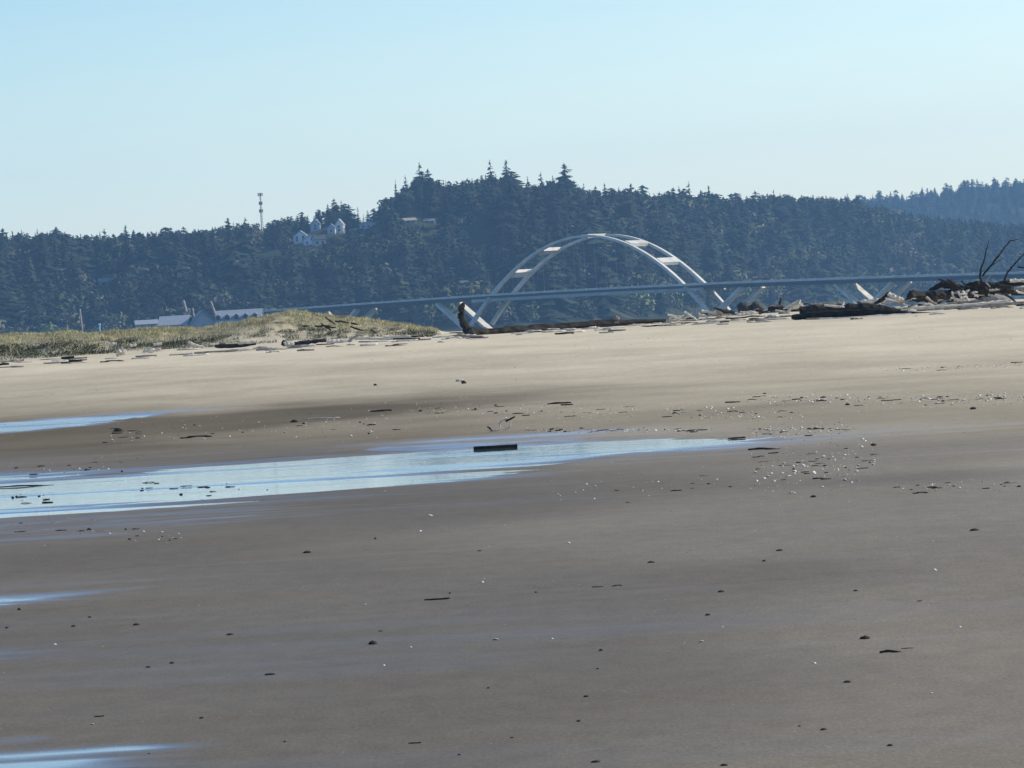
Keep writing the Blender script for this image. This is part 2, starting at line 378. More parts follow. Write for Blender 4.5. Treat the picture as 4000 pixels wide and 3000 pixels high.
# ------------------------------------------------------------------ trees
def conifer(rng, levels, per, rad, gap=0.0, shape=0.85, base=0.10):
    """unit-height crown of drooping branch sprays: verts, quads, shade"""
    V, Q, S = [], [], []
    for L in range(levels):
        zz = base + (1 - base) * min(.985, (L + rng.random() * 0.8) / levels)
        rmax = rad * (1 - zz) ** shape * 1.15 + 0.008
        for j in range(per):
            if rng.random() < gap: continue
            th = rng.random() * 2 * PI; r_ = rmax * rng.uniform(0.62, 1.2)
            zz = min(.985, zz + rng.uniform(-.5, .5) / levels)
            dz = -r_ * rng.uniform(0.15, 0.75); wv = r_ * rng.uniform(0.22, 0.38)
            cx, sy = math.cos(th), math.sin(th)
            k = len(V)
            V += [(0, 0, zz + 0.012), (cx * r_ * .6 - sy * wv, sy * r_ * .6 + cx * wv, zz + dz * .75 - 0.012),
                  (cx * r_, sy * r_, zz + dz * 0.8), (cx * r_ * .6 + sy * wv, sy * r_ * .6 - cx * wv, zz + dz * .75 - 0.012)]
            Q.append((k, k + 1, k + 2, k + 3)); s = rng.uniform(0.85, 1.15); S += [s * .85, s, s * 1.05, s]
    k = len(V)   # leader
    V += [(-.006, 0, .93), (.006, 0, .93), (.001, 0, 1.0), (-.001, 0, 1.0)]; Q.append((k, k + 1, k + 2, k + 3)); S += [1] * 4
    return np.array(V), np.array(Q), np.array(S)
def broad(rng, n, rad):
    V, Q, S = [], [], []
    lobes = [(rng.uniform(-.5, .5) * rad, rng.uniform(-.5, .5) * rad, rng.uniform(.38, .78), rng.uniform(.45, .75) * rad) for _ in range(7)]
    for i in range(n):
        lx, ly, lz, lr = lobes[i % 7]
        d = Vector((rng.gauss(0, 1), rng.gauss(0, 1), rng.gauss(0, 1))).normalized()
        q = d * lr * rng.uniform(.6, 1.05)
        c0 = Vector((lx + q.x, ly + q.y, lz + q.z * 0.9))
        a = (d + Vector((rng.uniform(-.6, .6), rng.uniform(-.6, .6), rng.uniform(-.6, .6)))).normalized()
        s1 = a.orthogonal().normalized() * rng.uniform(.035, .08); s2 = a.cross(s1).normalized() * rng.uniform(.03, .07)
        k = len(V)
        for sg in ((1, 0), (0, 1), (-1, 0), (0, -1)): V.append(tuple(c0 + s1 * sg[0] + s2 * sg[1]))
        Q.append((k, k + 1, k + 2, k + 3)); S += [rng.uniform(.8, 1.2)] * 4
    return np.array(V), np.array(Q), np.array(S)
def trunk_mesh(name, r, h):
    V, Q = [], []
    for z, q in ((0, r), (h * .5, r * .6), (h, r * .12)):
        for k in range(6): V.append((q * math.cos(k * PI / 3), q * math.sin(k * PI / 3), z))
    for L in range(2):
        for k in range(6): Q.append((L * 6 + k, L * 6 + (k + 1) % 6, L * 6 + 6 + (k + 1) % 6, L * 6 + 6 + k))
    return mesh(name, V, Q)
rng = random.Random(5)
CON_LO = [conifer(rng, 15, 7, rng.uniform(.26, .34), 0.06, rng.uniform(.38, .5)) for _ in range(5)] + [conifer(rng, 19, 8, rng.uniform(.19, .29), 0.06, rng.uniform(.6, .9)) for _ in range(8)]
BRO_LO = [broad(rng, 150, rng.uniform(.34, .44)) for _ in range(5)]
SPECS = [(22, 7, .15, .05, .9), (24, 7, .19, .12, .75), (18, 6, .13, .05, 1.0), (24, 8, .24, .15, .7), (20, 6, .17, .3, .6), (26, 8, .21, .08, .85)]
SPECS += [(20, 8, .26, .12, .42), (18, 8, .30, .22, .36)]
CON_HI = []
for s in SPECS:
    V, Q, S = conifer(rng, *s)
    g = np.array([0.020, 0.032, 0.018])[None] * S[:, None]
    CON_HI.append(mesh('crown', V, Q.astype(int), g))
BRO_HI = []
for k in range(4):
    V, Q, S = broad(rng, 190, rng.uniform(.34, .44))
    base = [(0.115, 0.125, 0.06), (0.14, 0.125, 0.085), (0.09, 0.11, 0.05), (0.13, 0.15, 0.06)][k]
    BRO_HI.append(mesh('crown', V, Q.astype(int), np.array(base)[None] * S[:, None]))
TRK = trunk_mesh('trunk', 0.014, 0.97); TRKB = trunk_mesh('trunk', 0.02, 0.7)
def tree(loc, h, kind, k, label, group, wide=1.0):
    e = empty('conifer_tree' if kind == 'c' else 'broadleaf_tree', loc)
    e.scale = (h * wide, h * wide, h); e.rotation_euler = (R.uniform(-.02, .02), R.uniform(-.02, .02), R.uniform(0, 6.28))
    tag(e, label, 'tree', group)
    obj('crown', (CON_HI if kind == 'c' else BRO_HI)[k], M['conifer' if kind == 'c' else 'broadleaf'], e)
    obj('trunk', TRK if kind == 'c' else TRKB, M['bark'], e)
    return e
def bank_tree(px, top, Y, kind, k, label, group, wide=1.0):
    u = (px - 2000) / F
    p = P(px, top, Y); z0 = float(hill(p.x / p.y, Y))
    return tree((p.x, Y, z0 - .3), max(p.z - z0 + .3, 7), kind, k, label, group, wide * (1.25 if group is None else 1))
# the crowns that stand clear of the skyline, one by one
SPECIAL = [(1635, 632, 4, 1.25, 'tall ragged conifer highest on the left shoulder of the hilltop'),
    (1545, 700, 0, .8, 'thin spire conifer standing alone just left of the hilltop group'),
    (1582, 682, 4, .9, 'gappy conifer leaning beside the ragged hilltop conifer'),
    (1672, 655, 3, 1.0, 'broad rounded conifer right of the ragged hilltop conifer'),
    (1912, 622, 4, 1.0, 'sparse crowned conifer with open gaps, left one of the twin hilltop spires'),
    (1975, 622, 5, 1.15, 'full spire conifer with pointed tip, right one of the twin hilltop spires'),
    (2060, 688, 1, .9, 'small conifer in the gap right of the twin hilltop spires'),
    (2113, 668, 4, 1.0, 'dark conifer left of the widest hilltop conifer'),
    (2203, 632, 3, 1.45, 'widest conifer on the hilltop, broad crown with stepped branches'),
    (2278, 716, 1, 1.0, 'conifer on the lower right shoulder of the widest hilltop conifer'),
    (2360, 714, 5, 1.0, 'conifer with a broad base over the left side of the arch'),
    (2465, 710, 3, .95, 'broad pointed conifer above the top of the arch'),
    (2688, 706, 4, .9, 'ragged conifer with a thin bare tip, above the right half of the arch'),
    (2766, 722, 5, 1.0, 'wide conifer right of the ragged bare tipped one'),
    (216, 880, 3, 1.3, 'wide conifer on the low left skyline'),
    (490, 877, 5, 1.2, 'round topped dark conifer on the left skyline'),
    (1305, 772, 3, 1.2, 'big rounded conifer on the skyline above the white hillside houses'),
    (888, 846, 3, 1.2, 'broad conifer left of the antenna mast')]
for px, top, k, wd, lab in SPECIAL:
    u = (px - 2000) / F
    bank_tree(px, top, float(shoreY(u)) + DEEP - 6, 'c', k, lab, None, wd)
zones = [(-250, 1010, 'dark conifer on the low skyline left of the antenna mast', 'skyline conifers left of the mast'),
         (1030, 1530, 'dark conifer on the rising skyline between the mast and the hilltop', 'skyline conifers between mast and hilltop'),
         (1530, 2300, 'dark conifer among the hilltop trees', 'hilltop conifers'),
         (2300, 3380, 'dark conifer on the level skyline right of the hilltop', 'skyline conifers right of the hilltop')]
for a0, a1, lab, grp in zones:
    px = a0
    while px < a1:
        u = (px - 2000) / F
        for row in range(1):
            top = np.interp(px, SKX, SKYy) + R.choice([8, 8, 2, -6, -14, -26]) + R.uniform(-6, 8) + 10 * float(vn(px / 60, 3.3, 211))
            bank_tree(px, top, float(shoreY(u)) + DEEP - R.uniform(0, 30), 'c', R.choice([0, 1, 2, 3, 4, 5, 6, 7, 6, 7, 3]), lab, grp, R.uniform(1.2, 2.2))
        px += R.uniform(13, 25)

# ------------------------------------------------------------------ clearings for the hillside houses (photograph boxes)
HOUSES = [
    # x0, x1, top, base, Y, style, label
    (1146, 1200, 902, 950, 'white', 'white gabled wing at the left of the white hillside houses'),
    (1185, 1240, 918, 958, 'white', 'white house with slanting roof in the middle of the hillside cluster'),
    (1228, 1274, 918, 958, 'dark', 'dark roofed house with pale deck at the right of the hillside cluster'),
    (1212, 1252, 856, 905, 'blue', 'tall pale blue gabled house upper left on the hill'),
    (1278, 1310, 875, 912, 'blue', 'low pale blue house beside the brightest gable'),
    (1308, 1342, 856, 912, 'bright', 'tall narrow house with bright white gable wall'),
    (1405, 1475, 862, 890, 'blue', 'long grey roofed house half hidden in the trees'),
    (1362, 1390, 893, 912, 'tan', 'small tan house under the grey roofed one'),
    (1580, 1630, 852, 872, 'tan', 'low tan roofed house left of the arch, higher on the hill'),
    (1655, 1700, 854, 872, 'tan', 'low pale roofed house near the top of the hill'),
    (1788, 1806, 856, 872, 'bright', 'tiny cream coloured house upper slope left of the arch'),
    (1795, 1835, 898, 936, 'grey', 'grey house with a steep gable left of the arch top'),
    (1680, 1712, 915, 940, 'tan', 'faint brown house in the trees left of the steep grey gable'),
    (362, 450, 1088, 1118, 'grey', 'grey house in the dark trees at the far left')]
CLEAR = [(a - 6, b_ + 6, c_ - 2, d_ + 2) for a, b_, c_, d_, *_ in HOUSES] + [(1015, 1100, 975, 992), (1840, 1930, 925, 945)]
def hidden_by(px, top, base_, half):
    for a, b_, c_, d_ in CLEAR:
        if px + half > a and px - half < b_ and top < d_ and base_ > c_: return True
    return False
def bank_at(px, py):
    """walk a pixel ray into the wooded bank"""
    d = f + rr * ((px - 2000) / F) + uu * ((1500 - py) / F)
    Y = float(shoreY(d.x / d.y)) + 2
    while Y < 4600:
        if EYE + d.z / d.y * Y <= float(hill(d.x / d.y, Y)): break
        Y += 3
    return Vector((d.x / d.y * Y, Y, EYE + d.z / d.y * Y))

# ------------------------------------------------------------------ forest mass (stuff)
def fill(name, n, ufn, yfn, zfn, label, hmean, pb, clear, con, bro, tint=1.0):
    Vs, Qs, Cs, off = [], [], [], 0
    rs = random.Random(hash(name) % 1000 if False else len(name))
    for i in range(n):
        u = ufn(rs); Y = yfn(rs, u); x = u * Y
        z0 = float(zfn(u, Y)); k = (Y - shoreY(u)) / DEEP
        isb = rs.random() < pb(u, k)
        clump = max(.3, 0.45 + 1.3 * (0.5 + float(fbm(u * 110, Y / 80, 131, 2))))
        h = hmean * rs.choice([.5, .7, .8, .9, 1.0, 1.1, 1.3]) * rs.uniform(.85, 1.15) * (0.6 if isb else 1)
        px, base_ = pix(x, Y, z0); top = base_ - h * F / Y
        if clear:
            hs = EYE + (hz(px) - float(np.interp(px, SKX, SKYy)) + rs.uniform(-16, 12)) * Y / F - z0
            if hs < h:
                if hs < 4: continue
                h = hs
            top = base_ - h * F / Y
        if clear and hidden_by(px, top, base_, h * .16 * F / Y):
            dmax = max([d_ for a, b_, c_, d_ in CLEAR if px + h * .2 * F / Y > a and px - h * .2 * F / Y < b_ and top < d_ and base_ > c_])
            h = (base_ - dmax - 5) * Y / F
            if h < 0.9: continue
            isb = isb or h < 3.5
        V, Q, S = rs.choice(bro if isb else con)
        th = rs.uniform(0, 6.28); c_, s_ = math.cos(th), math.sin(th); wd = max(h, 13) * rs.uniform(.8, 1.5)
        Vv = np.stack([(V[:, 0] * c_ - V[:, 1] * s_) * wd + x, (V[:, 0] * s_ + V[:, 1] * c_) * wd + Y, V[:, 2] * h + z0 - .3], -1)
        if isb: bc = np.array(rs.choice([(.055, .065, .028), (.075, .07, .045), (.045, .062, .025), (.12, .115, .065)]))
        else: bc = np.array(rs.choice([(.012, .020, .011), (.017, .026, .014), (.023, .031, .015), (.014, .021, .015)])) * clump
        Vs.append(Vv); Qs.append(Q + off); Cs.append(bc[None] * (S[:, None] * tint * rs.uniform(.75, 1.25))); off += len(V)
    m_ = mesh(name, np.concatenate(Vs), np.concatenate(Qs), np.concatenate(Cs))
    return tag(obj(name, m_, M['forest']), label, 'forest', kind='stuff')
fill('forest', 4700, lambda r: r.uniform(-.125, .125), lambda r, u: float(shoreY(u)) + 4 + DEEP * 1.05 * r.random() ** 0.9, lambda u, Y: hill(u, Y),
     'dense dark conifer forest covering the hillside behind the bridge', 26, lambda u, k: 0.65 if k < .08 else (0.75 if float(fbm(u * 130, k * 3, 221, 2)) > .10 - .18 * (u > .02) and k < .75 else 0.15), True, CON_LO, BRO_LO)
fill('distant_forest', 3200, lambda r: r.uniform(.025, .13), lambda r, u: 5850 + 1100 * r.random(), lambda u, Y: ridge(u, Y),
     'distant blue forest on the far ridge at the right', 17, lambda u, k: 0.05, False, CON_LO, BRO_LO)
for i in range(46):   # pale broadleaf trees along the far shore, big enough to tell apart
    px = R.uniform(-150, 4150)
    if 2240 < px < 2500 and R.random() < .6: continue
    u = (px - 2000) / F; Y = float(shoreY(u)) + R.uniform(-4, 16); x = u * Y
    zone = 'left of the bridge arch' if px < 1850 else ('behind the bridge arch' if px < 2850 else 'right of the bridge arch')
    tree((x, Y, float(hill(u, Y)) - .3), R.uniform(11, 19), 'b', R.randrange(4), 'pale olive broadleaf tree on the far shore ' + zone, 'broadleaf trees on the far shore ' + zone, R.uniform(.9, 1.4))
px = 3330
while px < 4200:
    u = (px - 2000) / F; Y = 6780.0
    top = np.interp(px, RX, RY) + R.uniform(-12, 10); p = P(px, top, Y); z0 = float(ridge(u, Y))
    tree((p.x, Y, z0 - .3), max(p.z - z0, 10), 'c', R.randrange(6), 'small blue conifer on the crest of the distant right ridge', 'conifers on the distant ridge crest', R.uniform(.9, 1.3))
    px += R.uniform(14, 30)

# ------------------------------------------------------------------ boxes, beams, tubes
class MB:
    def __init__(s): s.V = []; s.F = []
    def add(s, V, Fs):
        k = len(s.V); s.V += [tuple(v) for v in V]; s.F += [tuple(i + k for i in q) for q in Fs]; return s
    def box(s, x0, x1, y0, y1, z0, z1):
        return s.add([(x0, y0, z0), (x1, y0, z0), (x1, y1, z0), (x0, y1, z0), (x0, y0, z1), (x1, y0, z1), (x1, y1, z1), (x0, y1, z1)],
                     [(0, 3, 2, 1), (4, 5, 6, 7), (0, 1, 5, 4), (1, 2, 6, 5), (2, 3, 7, 6), (3, 0, 4, 7)])
    def sweep(s, rings, cap=True):
        n = len(rings[0]); V = [v for r_ in rings for v in r_]; Fs = []
        for i in range(len(rings) - 1):
            for k in range(n): Fs.append((i * n + k, i * n + (k + 1) % n, (i + 1) * n + (k + 1) % n, (i + 1) * n + k))
        if cap: Fs.append(tuple(range(n))[::-1]); Fs.append(tuple(range((len(rings) - 1) * n, len(rings) * n)))
        return s.add(V, Fs)
    def tube(s, pts, rad, n=7, jit=0.0, rnd=R):
        rings = []
        pts = [Vector(p) for p in pts]
        for i, p in enumerate(pts):
            d = (pts[min(i + 1, len(pts) - 1)] - pts[max(i - 1, 0)]).normalized()
            a = d.cross(Vector((0, 0, 1))); a = a.normalized() if a.length > .05 else d.cross(Vector((0, 1, 0))).normalized()
            b_ = d.cross(a)
            rings.append([p + (a * math.cos(2 * PI * k / n) + b_ * math.sin(2 * PI * k / n)) * rad[i] * (1 + rnd.uniform(-jit, jit)) for k in range(n)])
        return s.sweep(rings)
    def mesh(s, name, smooth=False): return mesh(name, s.V, s.F, None, smooth)

# ------------------------------------------------------------------ bridge
TH = math.radians(40)
BA = Vector((math.cos(TH), -math.sin(TH), 0)); BW = Vector((math.sin(TH), math.cos(TH), 0))
BC = P(2335, 1211, 2600); BC.z = EYE
HALF = 7.3
def BP(s, wv, z): return BC + BA * s + BW * wv + Vector((0, 0, z - 0.0))
bridge = empty('arch_bridge', (BC.x, BC.y, -4.3)); BL = Vector((BC.x, BC.y, -4.3))
tag(bridge, 'long concrete bridge with a white tied arch and V shaped piers crossing the bay', 'bridge')
dsx = np.array([-700, -400, -195, -90, -30, 60, 160, 215, 400, 700.0]); dsz = np.array([1.0, 5.5, 8.2, 9.2, 9.5, 8.9, 7.2, 5.9, 2.5, -1.0])
def deckz(s):
    w_ = np.array([-40, -20, 0, 20, 40]); return float(np.mean(np.interp(s + w_, dsx, dsz)))
def bpart(name, mb, mat, parent=bridge):
    mb.V = [tuple(Vector(v) - BL) for v in mb.V]
    o = obj(name, mb.mesh(name), mat, parent); return o
S_ = list(np.arange(-216, 420, 12.0))
def strip(w0, w1, z0, z1, ss_=S_):
    mb = MB(); mb.sweep([[BP(s, w0, deckz(s) + z0), BP(s, w1, deckz(s) + z0), BP(s, w1, deckz(s) + z1), BP(s, w0, deckz(s) + z1)] for s in ss_]); return mb
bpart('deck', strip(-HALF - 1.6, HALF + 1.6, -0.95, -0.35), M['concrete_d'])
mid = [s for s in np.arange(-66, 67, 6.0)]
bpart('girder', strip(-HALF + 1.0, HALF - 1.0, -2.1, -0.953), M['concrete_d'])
bpart('main_span_girder', strip(-HALF - 1.2, -HALF + 0.3, -2.9, -1.5, mid), M['concrete'])
bpart('main_span_girder', strip(HALF - 0.3, HALF + 1.2, -2.9, -1.5, mid), M['concrete'])
for sgn in (-1, 1):
    wv = sgn * (HALF + 1.4)
    mb = strip(wv - .15, wv + .15, -0.32, 0.50)
    for s in np.arange(-215, 406, 6.0):
        z = deckz(s); a = [BP(s, wv - .12, z - .3), BP(s + .18, wv - .12, z - .3), BP(s + .18, wv + .12, z - .3), BP(s, wv + .12, z - .3)]
        mb.sweep([a, [v + Vector((0, 0, .95)) for v in a]])
    bpart('railing', mb, M['arch'])
ARISE = 33.0
def archz(s): return ARISE - (ARISE - 9.0) * (s / 55.0) ** 2
def rib_rings(s0, s1, wv, n, hw=0.9, dp=0.52):
    rings = []
    for i in range(n + 1):
        s = s0 + (s1 - s0) * i / n; sl = -2 * (ARISE - 9.0) * s / 3025.0; L = math.hypot(1, sl); k = 1 + 0.55 * abs(s / 70) ** 2
        nx, nz = -sl / L, 1 / L; d = dp * k
        q = []
        for (a, b_) in ((-1, -1), (1, -1), (1, 1), (-1, 1)):
            q.append(BP(s + nx * d * b_, wv + a * hw, archz(s) + nz * d * b_))
        rings.append(q)
    return rings
sv = -218; mb = MB(); a = [BP(sv - 8, -HALF - 3, -8.0), BP(sv + 3, -HALF - 3, -8.0), BP(sv + 3, HALF + 3, -8.0), BP(sv - 8, HALF + 3, -8.0)]
mb.sweep([a, [v + Vector((0, 0, deckz(sv) + 7.7)) for v in a]]); bpart('abutment', mb, M['concrete_d'])
for wv in (-HALF, HALF):
    mb = MB(); mb.sweep(rib_rings(-68, 68, wv, 64)); bpart('arch_rib', mb, M['arch'])
for s in (-43, -26, 0, 24, 41):
    mb = MB(); z = archz(s); sl = -2 * (ARISE - 9.0) * s / 3025.0; L = math.hypot(1, sl); nx, nz = -sl / L, 1 / L; tx, tz = 1 / L, sl / L
    c = []
    for (a, b_) in ((-1, -1), (1, -1), (1, 1), (-1, 1)):
        c.append((s + tx * 1.9 * a + nx * .8 * b_, z + tz * 1.9 * a + nz * .8 * b_))
    mb.sweep([[BP(a, -HALF + 1.0, b_) for a, b_ in c], [BP(a, HALF - 1.0, b_) for a, b_ in c]])
    bpart('cross_beam', mb, M['arch'])
for s in np.arange(-54, 55, 6.0):   # hangers
    for wv in (-HALF, HALF):
        z0, z1 = deckz(s) - .3, archz(s) - 1.0
        if z1 - z0 < 2: continue
        mb = MB(); mb.tube([BP(s, wv, z0), BP(s, wv, z1)], [.028, .028], 5); bpart('hanger', mb, M['steel'])
def leg(s0, z0, s1, z1, wv, wid0=2.3, wid1=1.9, dep=0.6, name='pier_leg', mat='arch'):
    d = Vector((s1 - s0, z1 - z0)).normalized(); nx, nz = -d.y, d.x
    rings = []
    for s, z, q in ((s0, z0, wid0), (s1, z1, wid1)):
        rings.append([BP(s + nx * dep * b_, wv + a * q, z + nz * dep * b_) for a, b_ in ((-1, -1), (1, -1), (1, 1), (-1, 1))])
    mb = MB(); mb.sweep(rings); return bpart(name, mb, M[mat])
for sv in (-152, 152, 235, 318):
    for wv in (-HALF + 1.5, HALF - 1.5):
        for sg in (-1, 1): leg(sv + sg * 1.2, -5.5, sv + sg * 15, deckz(sv + sg * 15) - 2.4, wv)
    mb = MB(); a = [BP(sv - 5, -HALF, -8.0), BP(sv + 5, -HALF, -8.0), BP(sv + 5, HALF, -8.0), BP(sv - 5, HALF, -8.0)]
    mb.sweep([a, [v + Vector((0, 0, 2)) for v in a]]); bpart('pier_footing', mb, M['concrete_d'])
for sg in (-1, 1):
    for wv in (-HALF, HALF):
        leg(sg * 70, -6, sg * 87, deckz(sg * 87) - 2.4, wv)
    mb = MB(); sv = sg * 69; a = [BP(sv - 7, -HALF - 2, -8.0), BP(sv + 7, -HALF - 2, -8.0), BP(sv + 7, HALF + 2, -8.0), BP(sv - 7, HALF + 2, -8.0)]
    mb.sweep([a, [v + Vector((0, 0, 2.0)) for v in a]]); bpart('pier_footing', mb, M['concrete_d'])
# small warning board standing above the railing at the right
pb_ = BP(119, -HALF - 1.4, 0)
e = empty('road_sign', (0, 0, 0)); zb = P(3484, 1078, pb_.y).z; xb = P(3484, 1078, pb_.y).x
e.location = (xb, pb_.y, deckz(119) + BC.z)
tag(e, 'small pinkish board on a post above the bridge deck at the right', 'sign')
obj('board', MB().box(-.75, .75, -.06, .06, 1.6, 3.2).mesh('board'), simple('sign_board', (.75, .35, .3), (.85, .6, .55), 1), e)
obj('post', MB().box(-.1, .1, .06, .2, -0.2, 3.0).mesh('post'), M['steel'], e)

# ------------------------------------------------------------------ houses
HM = {'metal': ((.34, .36, .37), (.30, .33, .35)), 'white': ((.80, .81, .82), (.22, .25, .28)), 'bright': ((.80, .79, .72), (.32, .32, .32)), 'blue': ((.42, .47, .52), (.20, .23, .26)),
      'dark': ((.55, .54, .50), (.07, .07, .08)), 'tan': ((.30, .27, .20), (.36, .32, .25)), 'grey': ((.24, .25, .26), (.30, .31, .33))}
HMAT = {k: (simple(k + '_siding', tuple(c_ * .9 for c_ in a), a, .6), simple(k + '_roofing', tuple(c_ * .85 for c_ in b_), b_, .8)) for k, (a, b_) in HM.items()}
GL, t_, b_ = newmat('dark_window_glass', .15, .5); b_.inputs['Base Color'].default_value = (.04, .05, .06, 1)
def house(x0, x1, top, base_, style, label, Y=None, gable='front', roof=.42, depth=9, rot=None, drop=4.0, winrows=1, name='house', base_z=None, group=None):
    c = bank_at((x0 + x1) / 2, base_) if Y is None else P((x0 + x1) / 2, base_, Y)
    sc_ = c.y / F; wd = (x1 - x0) * sc_; h = (base_ - top) * sc_
    e = empty(name, (c.x, c.y, c.z if base_z is None else base_z)); dz = c.z - e.location.z
    e.rotation_euler = (0, 0, R.uniform(-.35, .35) if rot is None else rot)
    tag(e, label, 'house' if name == 'house' else 'building', group)
    wm_, rm_ = HMAT[style]; hw = wd * .47; wh = h * (1 - roof); dp = depth
    # walls with the gable in the same mesh
    mb = MB(); mb.box(-hw, hw, 0, dp, -drop if base_z is None else 0, dz + wh)
    if gable == 'front':
        mb.add([(-hw, 0, dz + wh), (hw, 0, dz + wh), (0, 0, dz + h * .96), (-hw, dp, dz + wh), (hw, dp, dz + wh), (0, dp, dz + h * .96)], [(0, 1, 2), (4, 3, 5)])
        rb = MB(); o = .5
        for s in (-1, 1):
            a = [(0, -o, dz + h), (s * (hw + .4), -o, dz + wh - .25), (s * (hw + .4), dp + o, dz + wh - .25), (0, dp + o, dz + h)]
            rb.add(a + [(p[0], p[1], p[2] + .28) for p in a], [(0, 1, 2, 3), (7, 6, 5, 4), (0, 4, 5, 1), (1, 5, 6, 2), (2, 6, 7, 3), (3, 7, 4, 0)])
    else:
        mb.add([(-hw, 0, dz + wh), (-hw, dp, dz + wh), (-hw, dp / 2, dz + h * .96), (hw, 0, dz + wh), (hw, dp, dz + wh), (hw, dp / 2, dz + h * .96)], [(1, 0, 2), (3, 4, 5)])
        rb = MB()
        for s in (0, 1):
            y_ = -.5 if s == 0 else dp + .5
            a = [(-hw - .5, dp / 2, dz + h), (hw + .5, dp / 2, dz + h), (hw + .5, y_, dz + wh - .25), (-hw - .5, y_, dz + wh - .25)]
            rb.add(a + [(p[0], p[1], p[2] + .28) for p in a], [(0, 1, 2, 3), (7, 6, 5, 4), (0, 4, 5, 1), (1, 5, 6, 2), (2, 6, 7, 3), (3, 7, 4, 0)])
    obj('wall', mb.mesh('wall'), wm_, e); obj('roof', rb.mesh('roof'), rm_, e)
    n = max(1, int(wd / 3.2)); ww = min(1.3, wd / n * .5); hh = min(1.5, wh * .45)
    for row in range(winrows):
        for i in range(n):
            xx = -hw + (i + .5) * 2 * hw / n; z0 = dz + wh * (.35 + .4 * row) - hh * .3
            obj('window', MB().box(xx - ww / 2, xx + ww / 2, -.06, .02, z0, z0 + hh).mesh('window'), GL, e)
    return e
for k, (a, b2, c_, d_, st, lab) in enumerate(HOUSES):
    house(a, b2, c_, d_, st, lab, gable='front' if st in ('bright', 'blue', 'white') or 'gable' in lab else 'side', winrows=2 if d_ - c_ > 40 else 1, depth=8)
# waterfront buildings behind the dune
def wbuild(x0, x1, top, base_, style, label, **k):
    c = P((x0 + x1) / 2, base_, 2300)
    return house(x0, x1, top, base_, style, label, Y=2300, name='waterfront_building', base_z=-2.65, **k)
WF = [wbuild(530, 618, 1252, 1284, 'metal', 'low flat grey building, leftmost behind the dune', gable='side', roof=.45, rot=.1, depth=9),
      wbuild(614, 732, 1236, 1278, 'metal', 'blue grey metal roofed building between the low grey one and the dormered one', gable='side', roof=.8, rot=-.12, depth=14),
      wbuild(738, 850, 1214, 1272, 'metal', 'gable end building with a long sloping roof beside the dormered roof', gable='front', roof=.92, rot=.12, depth=16)]
big = wbuild(838, 1022, 1212, 1268, 'metal', 'long building with a pale roof and a row of dark dormers behind the dune', gable='side', roof=.82, rot=-.05, depth=16)
cz = big.location.z
pr = P(930, 1240, 2300)
for i in range(5):
    q = P(850 + i * 36, 1243 - i * 2, 2298)
    mb = MB().box(-.75, .75, -1.2, 3.5, -.6, .7)
    o = obj('dormer', mb.mesh('dormer'), HMAT['dark'][1], big); o.location = big.matrix_world.inverted() @ q if False else Vector((q.x - big.location.x, 2.2, q.z - cz))
    g = obj('gable_roof', MB().add([(-1, -1.4, .7), (1, -1.4, .7), (0, -1.4, 1.5), (-1, 4, .7), (1, 4, .7), (0, 4, 1.5)], [(0, 1, 2), (4, 3, 5), (0, 2, 5, 3), (1, 4, 5, 2), (0, 3, 4, 1)]).mesh('gable_roof'), HMAT['blue'][1], o)
# timber pilings of the port
PILE = simple('piling_timber', (.20, .15, .12), (.42, .34, .28), .8)
for px0, t0, px1, b0, wdt, lab in ((312, 1210, 321, 1290, 8, 'tall slim timber piling standing alone at the left'), (717, 1176, 735, 1245, 11, 'thick leaning timber piling behind the blue grey roof'),
                             (824, 1180, 838, 1220, 10, 'timber piling sticking up behind the dormered building'), (752, 1206, 758, 1240, 7, 'short thin piling right of the thick leaning one'),
                             (262, 1271, 263, 1292, 4, 'very short pale post left of the tall slim piling')):
    a, b3 = P(px0, t0, 2330), P(px1, b0, 2330); d = (b3 - a).normalized(); bot = a + d * ((a.z + 2.7) / -d.z)
    e = empty('timber_piling', bot); r_ = wdt * 2330 / F / 2
    mb = MB().tube([(0, 0, 0), (a - bot) * .5, a - bot], [r_ * 1.05, r_, r_ * .9], 8, .05)
    obj('shaft', mb.mesh('shaft', True), PILE, e)
    obj('cap', MB().tube([(a - bot), (a - bot) + Vector((0, 0, .35))], [r_ * 1.1, r_ * .3], 8).mesh('cap'), M['concrete'], e)
    tag(e, lab, 'piling', 'timber pilings behind the dune')
p = P(388, 1266, 2320); e = empty('navigation_marker', (p.x, p.y, -2.65)); hh = p.z + 2.65; bl = simple('turquoise_paint', (.25, .55, .60), (.35, .65, .68), 1)
obj('post', MB().tube([(0, 0, 0), (0, 0, hh - .6)], [.32, .32], 8).mesh('post'), bl, e)
obj('lamp_head', MB().tube([(0, 0, hh - .6), (0, 0, hh - .5), (0, 0, hh), (0, 0, hh + .25)], [.35, .6, .6, .1], 8).mesh('lamp_head'), bl, e)
tag(e, 'short turquoise marker post between the slim piling and the low grey building', 'marker')

